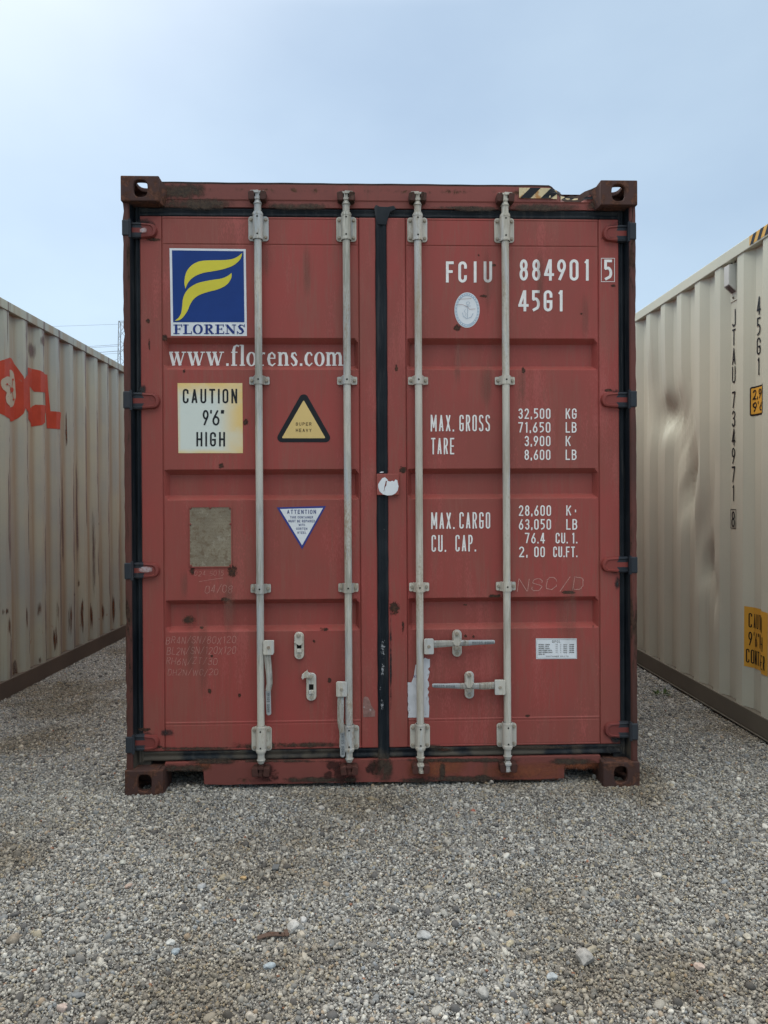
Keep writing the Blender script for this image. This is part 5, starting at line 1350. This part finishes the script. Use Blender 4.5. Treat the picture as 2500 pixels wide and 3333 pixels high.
# rust scars on the left wall near its foot and along crest edges
ST_SCAR = stain_mat('rust_scar', (.17, .06, .022), (.055, .025, .014), drip=True, soft=.12, amt=.9, thr=.76, sc=75)
ST_SCUFF = stain_mat('dark_scuff', (.12, .085, .08), (.20, .15, .14), drip=True, soft=.22, amt=.75, thr=.66, sc=70)
def wall_stains(name, items, mat, parent, side, ph, dent=None):
    for (px_, py_, ws, hz) in items:
        mb = MB(); uvs = []; ws *= 1.35; hz *= 1.2
        s, z = local(parent, px_, py_, -.02*side); s0_, s1_, z0_, z1_ = s-ws/2, s+ws/2, z-hz/2, z+hz/2
        bs = breaks(s0_, s1_, ph)
        for a_, b_ in zip(bs, bs[1:]):
            pa, pb = prof(a_+1e-6, ph), prof(b_-1e-6, ph)
            vv = [(side*(pa-.008+.0016), a_, z0_), (side*(pb-.008+.0016), b_, z0_), (side*(pb-.008+.0016), b_, z1_), (side*(pa-.008+.0016), a_, z1_)]
            mb.add(vv, [(0, 1, 2, 3)]); ua, ub = (a_-s0_)/ws, (b_-s0_)/ws; uvs += [(ua, 0), (ub, 0), (ub, 1), (ua, 1)]
        o = mb.build(name, mat, parent); u = o.data.uv_layers.new(name='UVMap')
        for lp in o.data.loops: u.data[lp.index].uv = uvs[lp.vertex_index]
sc = [(15, 1990, .10, .08), (25, 2040, .05, .22), (58, 2190, .09, .14), (82, 2010, .04, .3), (128, 1980, .05, .2), (185, 1990, .05, .35), (180, 2080, .05, .3), (228, 2010, .06, .5), (268, 2000, .06, .5), (262, 1900, .05, .14), (303, 2010, .05, .4), (340, 1990, .05, .3), (374, 1985, .05, .45), (390, 1910, .05, .14), (237, 1935, .05, .06), (318, 1705, .05, .05), (130, 2150, .05, .1), (218, 1400, .03, .5)]
wall_stains('rust_scar', sc, ST_SCAR, left, 1, phL)
sf = [(110, 1140, .12, .16), (135, 1110, .12, .10), (57, 2170, .10, .12), (212, 1700, .05, 1.2), (258, 1650, .05, 1.4), (305, 1800, .05, 1.0)]
wall_stains('dark_scuff', sf, ST_SCUFF, left, 1, phL)

# right lettering (vertical columns) and stickers
def vert_text(items, name, mat, rcen, w=.040, lift=.0024):
    P = []
    for ch, x0, y0, x1, y1 in items:
        zt_ = local(right, (x0+x1)/2, y0, .044)[1]; zb_ = local(right, (x0+x1)/2, y1, .044)[1]
        ww = w*(.6 if ch == '1' else 1)
        P += [(li, [(rcen+ww/2-a_, zt_-b_) for a_, b_ in q]) for li, q in text_polys(ch, 0, 0, ww, zt_-zb_, t=.10)]
    return wall_decal(name, P, mat, right, -1, phR, lift=lift)
def recess_at(px, py):
    s_ = local(right, px, py, .044)[0]; return phR+round((s_-phR-SL-.035)/PER)*PER+SL+.035
rc1, rc2 = recess_at(2390, 1200), recess_at(2469, 1000)
zz = lambda y, o=700: o+y/2.458
W_A = (2385, 2397)
items = [(c, 2384.5, zz(a_), 2397, zz(b_)) for c, a_, b_ in (('J', 755, 893), ('T', 910, 1042), ('A', 1060, 1197), ('U', 1208, 1342), ('7', 1410, 1545), ('3', 1562, 1695), ('4', 1708, 1842), ('9', 1860, 1990), ('7', 2010, 2140))]
items += [('1', 2391, zz(2160), 2397, 1631), ('8', 2389, 1664, 2403, 1717)]
vert_text(items, 'serial_lettering', BLACK, rc1)
items = [(c, 2461, zz(a_), 2477, zz(b_)) for c, a_, b_ in (('4', 655, 800), ('5', 820, 965), ('G', 980, 1118))]+[('1', 2468, zz(1138), 2477, zz(1278))]
vert_text(items, 'size_lettering', BLACK, rc2)
def rbox(px0, py0, px1, py1):
    s0_, z0_ = local(right, px0, py0, .02); s1_, z1_ = local(right, px1, py1, .02); return s0_, z0_, s1_, z1_
s0_, z0_, s1_, z1_ = rbox(2386, 1659, 2407, 1721)
zt_, zb_ = local(right, 2396, 1659, .02)[1], local(right, 2396, 1721, .02)[1]
wall_decal('check_digit_box', [(0, q) for q in ribbon([(rc1+.031, zt_), (rc1-.031, zt_), (rc1-.031, zb_), (rc1+.031, zb_)], .004, True)], BLACK, right, -1, phR)
# height sticker in the recess
sA = local(right, 2450, 1300, .044)[0]; zt_ = local(right, 2465, 1256, .044)[1]; zb_ = local(right, 2465, 1352, .044)[1]; wS = .17
rr_ = lambda a_, b_, c_, d_, r_: rounded([(a_, c_), (b_, c_), (b_, d_), (a_, d_)], r_, 5)
wall_decal('height_sticker', [(0, rr_(sA-wS, sA, zb_, zt_, .012))], BLACK, right, -1, phR, lift=.0016)
wall_decal('height_sticker_field', [(0, rr_(sA-wS+.008, sA-.008, zb_+.010, zt_-.010, .006))], SIGN_O, right, -1, phR, lift=.0028)
hh = zt_-zb_
T = text_polys('2,9M', 0, 0, .125, hh*.33, t=.14)+text_polys("9'6\"", 0, hh*.42, .125, hh*.75, t=.14)
wall_decal('height_sticker_lettering', [(li, [(sA-.018-a_, zt_-.020-b_) for a_, b_ in q]) for li, q in T], BLACK, right, -1, phR, lift=.004)
# large caution sticker
sA = local(right, 2421, 1975, .01)[0]; zt_ = local(right, 2422, 1973, .01)[1]; zb_ = local(right, 2424, 2169, .01)[1]
wS = .26; hh = zt_-zb_
wall_decal('caution_sticker', [(0, [(sA-wS, zb_), (sA, zb_), (sA, zt_), (sA-wS, zt_)])], SIGN_O, right, -1, phR, lift=.0016)
T = text_polys('CAUTION', .026, hh*.10, .200, hh*.34, t=.08, sp=.16)+text_polys("9'6\"HIGH", .026, hh*.41, .210, hh*.64, t=.08, sp=.14)+text_polys('CONTAINER', .012, hh*.70, .235, hh*.93, t=.08, sp=.14)
wall_decal('caution_lettering', [(li, [(sA-a_, zt_-b_) for a_, b_ in q]) for li, q in T], BLACK, right, -1, phR, lift=.003)
# hazard tape on the right top rail
s0_ = local(right, 2440, 800, 0)[0]
mbY = MB(); mbB = MB(); z0_, z1_ = H-.064, H-.010; wS = .34
mbY.add([(-.0015, s0_, z0_), (-.0015, s0_-wS, z0_), (-.0015, s0_-wS, z1_), (-.0015, s0_, z1_)], [(0, 1, 2, 3)])
for k in range(5):
    a_ = s0_-.022-k*.075; mbB.add([(-.0025, a_+.015, z0_), (-.0025, a_-.02, z0_), (-.0025, a_-.055, z1_), (-.0025, a_-.02, z1_)], [(0, 1, 2, 3)])
mbY.build('hazard_tape', HAZ_Y2, right); mbB.build('hazard_stripe', BLACK, right)
# ventilator
s0_, zt_ = local(right, 2378, 880, .044); zb_ = local(right, 2385, 978, .044)[1]
sv0, sv1 = local(right, 2372, 920, .04)[0], local(right, 2397, 920, .04)[0]
uu = phR+PER*round((sv0-phR)/PER); s_c = None
# recess centre of that corrugation
kk = math.floor((sv1-phR)/PER); rc = phR+kk*PER+SL+.035
m2 = MB(); xw = .044
m2.box(xw-.004, xw-.001, rc-.04, rc+.04, zb_-.01, zt_+.045); m2.build('vent_plate', CREAM_R, right, bev=.001)
m2 = MB(); hz = zt_+.012
m2.add([(xw-.004, rc-.030, zb_+.045), (xw-.004, rc+.030, zb_+.045), (xw-.050, rc+.030, zb_+.085), (xw-.050, rc-.030, zb_+.085), (xw-.050, rc-.030, hz), (xw-.050, rc+.030, hz), (xw-.004, rc+.030, hz+.006), (xw-.004, rc-.030, hz+.006)],
       [(0, 1, 2, 3), (3, 2, 5, 4), (4, 5, 6, 7), (0, 3, 4, 7), (1, 6, 5, 2)])
vv_ = m2.build('ventilator', flat('grey_vent_plastic', (.52, .53, .50), .5, .1), right, bev=.003)
for i in range(7):
    t = (i+.5)/7; m2 = MB(); x_ = xw-.004-.046*t; z_ = zb_+.045+.040*t; m2.box(x_-.0035, x_+.0005, rc-.027, rc+.027, z_-.0042, z_-.0018); m2.build('vent_slat', flat('vent_slat_grey', (.16, .15, .14), .7) if i == 0 else bpy.data.materials['vent_slat_grey'], vv_)
for dy, zz_ in ((-.02, zt_+.03), (.02, zt_+.03), (0, zb_+.012)):
    m2 = MB(); m2.cyl((xw-.004, rc+dy, zz_), (xw-.010, rc+dy, zz_), .007, n=6); m2.build('vent_screw', RAIL_R, right)

# ================================================================== small things on the ground
def rock(name, label, px, py, rx, ry, rz, col, seed, group=None, turn=0.):
    col = tuple(k*.86 for k in col); rx, ry, rz = rx*.98, ry*.98, rz*.95
    p = ground_point(px, py, 0); x, y = p.x, p.y; g = gz(x, y)
    random.seed(seed)
    bm = bmesh.new(); bmesh.ops.create_icosphere(bm, subdivisions=3, radius=1)
    o1 = Vector((random.uniform(0, 9), random.uniform(0, 9), 1))
    from mathutils import noise as mn
    planes = [(Vector((random.gauss(0, 1), random.gauss(0, 1), random.gauss(0, .8))).normalized(), random.uniform(.62, .9)) for _ in range(9)]
    for v in bm.verts:
        c = v.co.copy()
        for n_, d_ in planes:
            e = c.dot(n_)-d_
            if e > 0: c -= n_*e
        c *= 1+.10*mn.noise(c*1.7+o1)+.03*mn.noise(c*6+o1)
        v.co = Vector((c.x*rx, c.y*ry, c.z*rz))
    me = bpy.data.meshes.new(name); bm.to_mesh(me); bm.free()
    o = bpy.data.objects.new(name, me); COL.objects.link(o); o.location = (x, y, g+rz*.50+.002); o.rotation_euler = (0, 0, turn)
    m, n, l, b = newmat(name+'_surface'); oc = ocoord(n)
    c_ = mixc(n, l, mrange(n, l, noise(n, l, oc, 60, 6, .65), .35, .68), col, tuple(k*.62 for k in col))
    l.new(c_, b.inputs['Base Color']); b.inputs['Roughness'].default_value = .85; bump(n, l, b, noise(n, l, oc, 150, 6), .4, .002)
    me.materials.append(m)
    o['label'] = label; o['category'] = 'stone'; o['group'] = 'larger stones lying on the gravel'
    return o
ROCKS = [
 ('large grey egg shaped stone on the gravel at lower right', 1903, 3132, .030, .036, .024, (.36, .35, .33)),
 ('flat tan stone directly behind the large grey egg shaped stone', 1925, 3098, .026, .012, .009, (.38, .34, .26)),
 ('largest white stone beside the rusty strip, at its right', 955, 3024, .024, .020, .017, (.58, .57, .54)),
 ('smaller white stone just right of the largest white one', 987, 3004, .015, .014, .013, (.56, .56, .55)),
 ('squarish cream stone nearest the right end of the rusty strip', 980, 3050, .016, .013, .011, (.50, .45, .37)),
 ('bluish grey stone below and right of the rusty strip', 876, 3152, .020, .013, .010, (.38, .44, .48)),
 ('round brick red stone on the gravel before the container doors', 1540, 2645, .015, .012, .011, (.36, .13, .09)),
 ('pale block stone right under the door sill', 1597, 2553, .024, .016, .018, (.46, .42, .37)),
 ('pale stone just inside the right fork pocket opening', 1934, 2535, .012, .012, .018, (.45, .43, .38)),
 ('pale upright stone in front of the left fork pocket', 612, 2573, .013, .012, .020, (.42, .39, .33)),
 ('pinkish oval stone on the brown patch at left', 420, 2889, .018, .012, .008, (.46, .35, .29)),
 ('light grey angular stone cluster left of centre', 657, 2893, .020, .018, .012, (.40, .42, .43)),
 ('white egg stone on the gravel at left middle', 400, 2815, .014, .013, .013, (.54, .54, .48)),
 ('ochre yellow pebble on the gravel left of centre', 792, 2866, .013, .012, .010, (.52, .36, .18)),
 ('chalk white stone low at left of centre', 556, 3076, .015, .014, .010, (.56, .57, .55)),
 ('steel blue flat stone beside the chalk white stone', 572, 3103, .016, .013, .009, (.34, .40, .44)),
 ('brownish lumpy stone at the far left lower edge', 42, 3065, .026, .020, .014, (.30, .26, .21)),
 ('pink white stone on the bare soil at lower left', 204, 3290, .018, .015, .012, (.52, .42, .37)),
 ('long dark slate stone at lower left by bare soil', 250, 3250, .028, .013, .009, (.22, .235, .245)),
 ('pale yellow stone at lower right of centre', 1660, 3080, .018, .013, .011, (.52, .46, .33)),
 ('grey white rounded stone at the lower middle', 1380, 3055, .018, .024, .015, (.45, .46, .46)),
 ('peach coloured rounded stone at lower right', 2277, 3155, .017, .016, .012, (.50, .40, .34)),
 ('pale grey blue stone low in the middle', 1797, 3187, .017, .014, .010, (.42, .46, .48)),
 ('white pebble in the gravel before the right door', 1843, 2678, .019, .010, .009, (.52, .51, .47)),
 ('cream stone at the right edge of the gravel', 2433, 3060, .016, .014, .012, (.50, .47, .39)),
 ('blunt grey stone by the lower middle right', 1570, 3240, .026, .018, .014, (.40, .40, .38)),
 ('white speckled stone left of the centre bottom', 818, 3318, .018, .014, .012, (.46, .42, .36)),
 ('white triangular stone before the left door', 1047, 2636, .016, .014, .012, (.52, .50, .46)),
 ('white rounded stone right of centre mid ground', 1180, 2708, .014, .011, .010, (.55, .54, .54)),
]
for i, (lb, px_, py_, a_, b_, c_, col) in enumerate(ROCKS): rock('stone', lb, px_, py_, a_, b_, c_, col, 100+i, turn=i*.7)
random.seed(99)
# rusty bent metal strip
p = ground_point(885, 3057)
t = root('metal_strip', 'short rusty bent metal strip lying on the gravel beside white stones', 'metal strip', (p.x, p.y, gz(p.x, p.y)+.008), (0, 0, radians(14)))
STRIP = painted('rusty_strip_steel', (.10, .065, .05), (.07, .05, .04), rust=(.05, .03, .022), rust_amt=.55, streak_amt=.4, rough=.8)
mb = MB(); n = 10; vs = []
for i in range(n+1):
    u = i/n; x = -.045+.09*u; z = .004*sin(u*pi*1.3); y = .004*sin(u*pi); w = .010-.003*abs(u-.5)
    vs += [(x, y-w, z), (x, y+w, z+.002), (x, y+w, z+.004), (x, y-w, z+.003)]
mb.add(vs, [(i*4+j, i*4+(j+1) % 4, i*4+4+(j+1) % 4, i*4+4+j) for i in range(n) for j in range(4)]+[(0, 1, 2, 3), (4*n, 4*n+1, 4*n+2, 4*n+3)])
mb.build('strip', STRIP, t)
mb = MB(); mb.box(.040, .052, -.016, .020, .001, .005); mb.build('strip_flange', STRIP, t, bev=.001)
mb = MB(); mb.cyl((.026, .003, .0055), (.026, .003, .0065), .004, n=10); mb.build('strip_hole', HOLE, t)
p = ground_point(897, 2831)
mb = MB(); mb.prism([(-.012, -.018), (.011, -.016), (.013, .017), (-.011, .019)], 0, .004)
o = mb.build('slate_chip', flat('dark_slate', (.13, .14, .145), .6)); o.rotation_euler = (radians(-90), 0, 0); o.location = (p.x, p.y, gz(p.x, p.y)+.012)
o['label'] = 'thin dark grey rectangular chip lying flat on the gravel'; o['category'] = 'stone chip'
# weed beside the right container
p = ground_point(2150, 2262, .02)
wd = root('weed', 'small green weed growing from the gravel beside the right container', 'weed', (p.x, p.y, gz(p.x, p.y)))
LEAF = flat('weed_leaf', (.055, .095, .03), .6, .3, 60); LEAF2 = flat('pale_weed_leaf', (.16, .19, .07), .6, .2, 60)
for i in range(26):
    a_ = random.uniform(0, 2*pi); L_ = random.uniform(.025, .075); el = random.uniform(.3, 1.2); d = Vector((cos(a_)*cos(el), sin(a_)*cos(el), sin(el))); b0 = Vector((random.uniform(-.04, .04), random.uniform(-.03, .03), .004))
    s_ = d.cross(Vector((0, 0, 1))).normalized()*L_*.14; mid = b0+d*L_*.5; tip = b0+d*L_-Vector((0, 0, L_*.15))
    mb = MB(); mb.add([b0, mid+s_, tip, mid-s_], [(0, 1, 2), (0, 2, 3)]); mb.build('leaf', LEAF if i % 4 else LEAF2, wd)

# ================================================================== lattice mast and power lines behind
DM = 62.0
def far(px, py, d=DM):
    r = ray(px, py); return CAM+r*(d/r.y)
mt = far(402, 1300); top = far(400, 1048).z
mast = root('lattice_mast', 'grey steel lattice mast rising behind the cream container with the red logo', 'mast', (mt.x, mt.y, 0))
STEEL = flat('galvanised_mast_steel', (.30, .34, .37), .6, .2, 2)
def wmast(zf): return .36 if zf > .0 else .36
legs = [(-1, -1), (1, -1), (1, 1), (-1, 1)]
hw0, hw1 = .62, .27
for (a_, b_) in legs:
    m2 = MB(); m2.cyl((a_*hw0, b_*hw0, 0), (a_*hw1, b_*hw1, top), .045, .038, n=6); m2.build('mast_leg', STEEL, mast)
nb = 24
for i in range(nb):
    z0_, z1_ = top*i/nb, top*(i+1)/nb; w0, w1 = hw0+(hw1-hw0)*i/nb, hw0+(hw1-hw0)*(i+1)/nb
    for k in range(4):
        a_, b_ = legs[k], legs[(k+1) % 4]
        if i % 2: a_, b_ = b_, a_
        m2 = MB(); m2.cyl((a_[0]*w0, a_[1]*w0, z0_), (b_[0]*w1, b_[1]*w1, z1_), .020, n=4); m2.build('mast_brace', STEEL, mast)
for k in range(4):
    a_, b_ = legs[k], legs[(k+1) % 4]; m2 = MB(); m2.cyl((a_[0]*hw1, a_[1]*hw1, top), (b_[0]*hw1, b_[1]*hw1, top), .03, n=4); m2.build('mast_cap_bar', STEEL, mast)
WIRE = flat('power_line_grey', (.16, .20, .25), .7)
for lb, a_, b_, r_ in (('topmost thin power line running left from the lattice mast', (393, 1055), (190, 1062), .010), ('upper line of the upper pair of power lines left of the mast', (392, 1121), (302, 1127), .016), ('lower line of the upper pair of power lines left of the mast', (393, 1126), (310, 1131), .014),
                  ('thick upper line of the lower pair of power lines left of the mast', (393, 1142), (338, 1146), .022), ('thin lower line of the lower pair of power lines left of the mast', (393, 1149), (350, 1152), .012), ('stay wire rising steeply to the mast foot behind the cream rail', (397, 1160), (380, 1170), .014)):
    A0, B0 = far(*a_), far(*b_, DM+4)
    ext = A0+(B0-A0)*((400/(a_[0]-b_[0])) if 'stay' not in lb else 2.5)
    m2 = MB(); n = 16; prev = None
    for i in range(n+1):
        q = A0.lerp(ext, i/n)
        if prev is not None: m2.cyl(prev, q, r_, n=5, caps=False)
        prev = q
    o = m2.build('power_line' if 'stay' not in lb else 'stay_wire', WIRE); o['label'] = lb; o['category'] = 'power line' if 'stay' not in lb else 'wire'
    if 'stay' not in lb: o['group'] = 'power lines left of the mast'
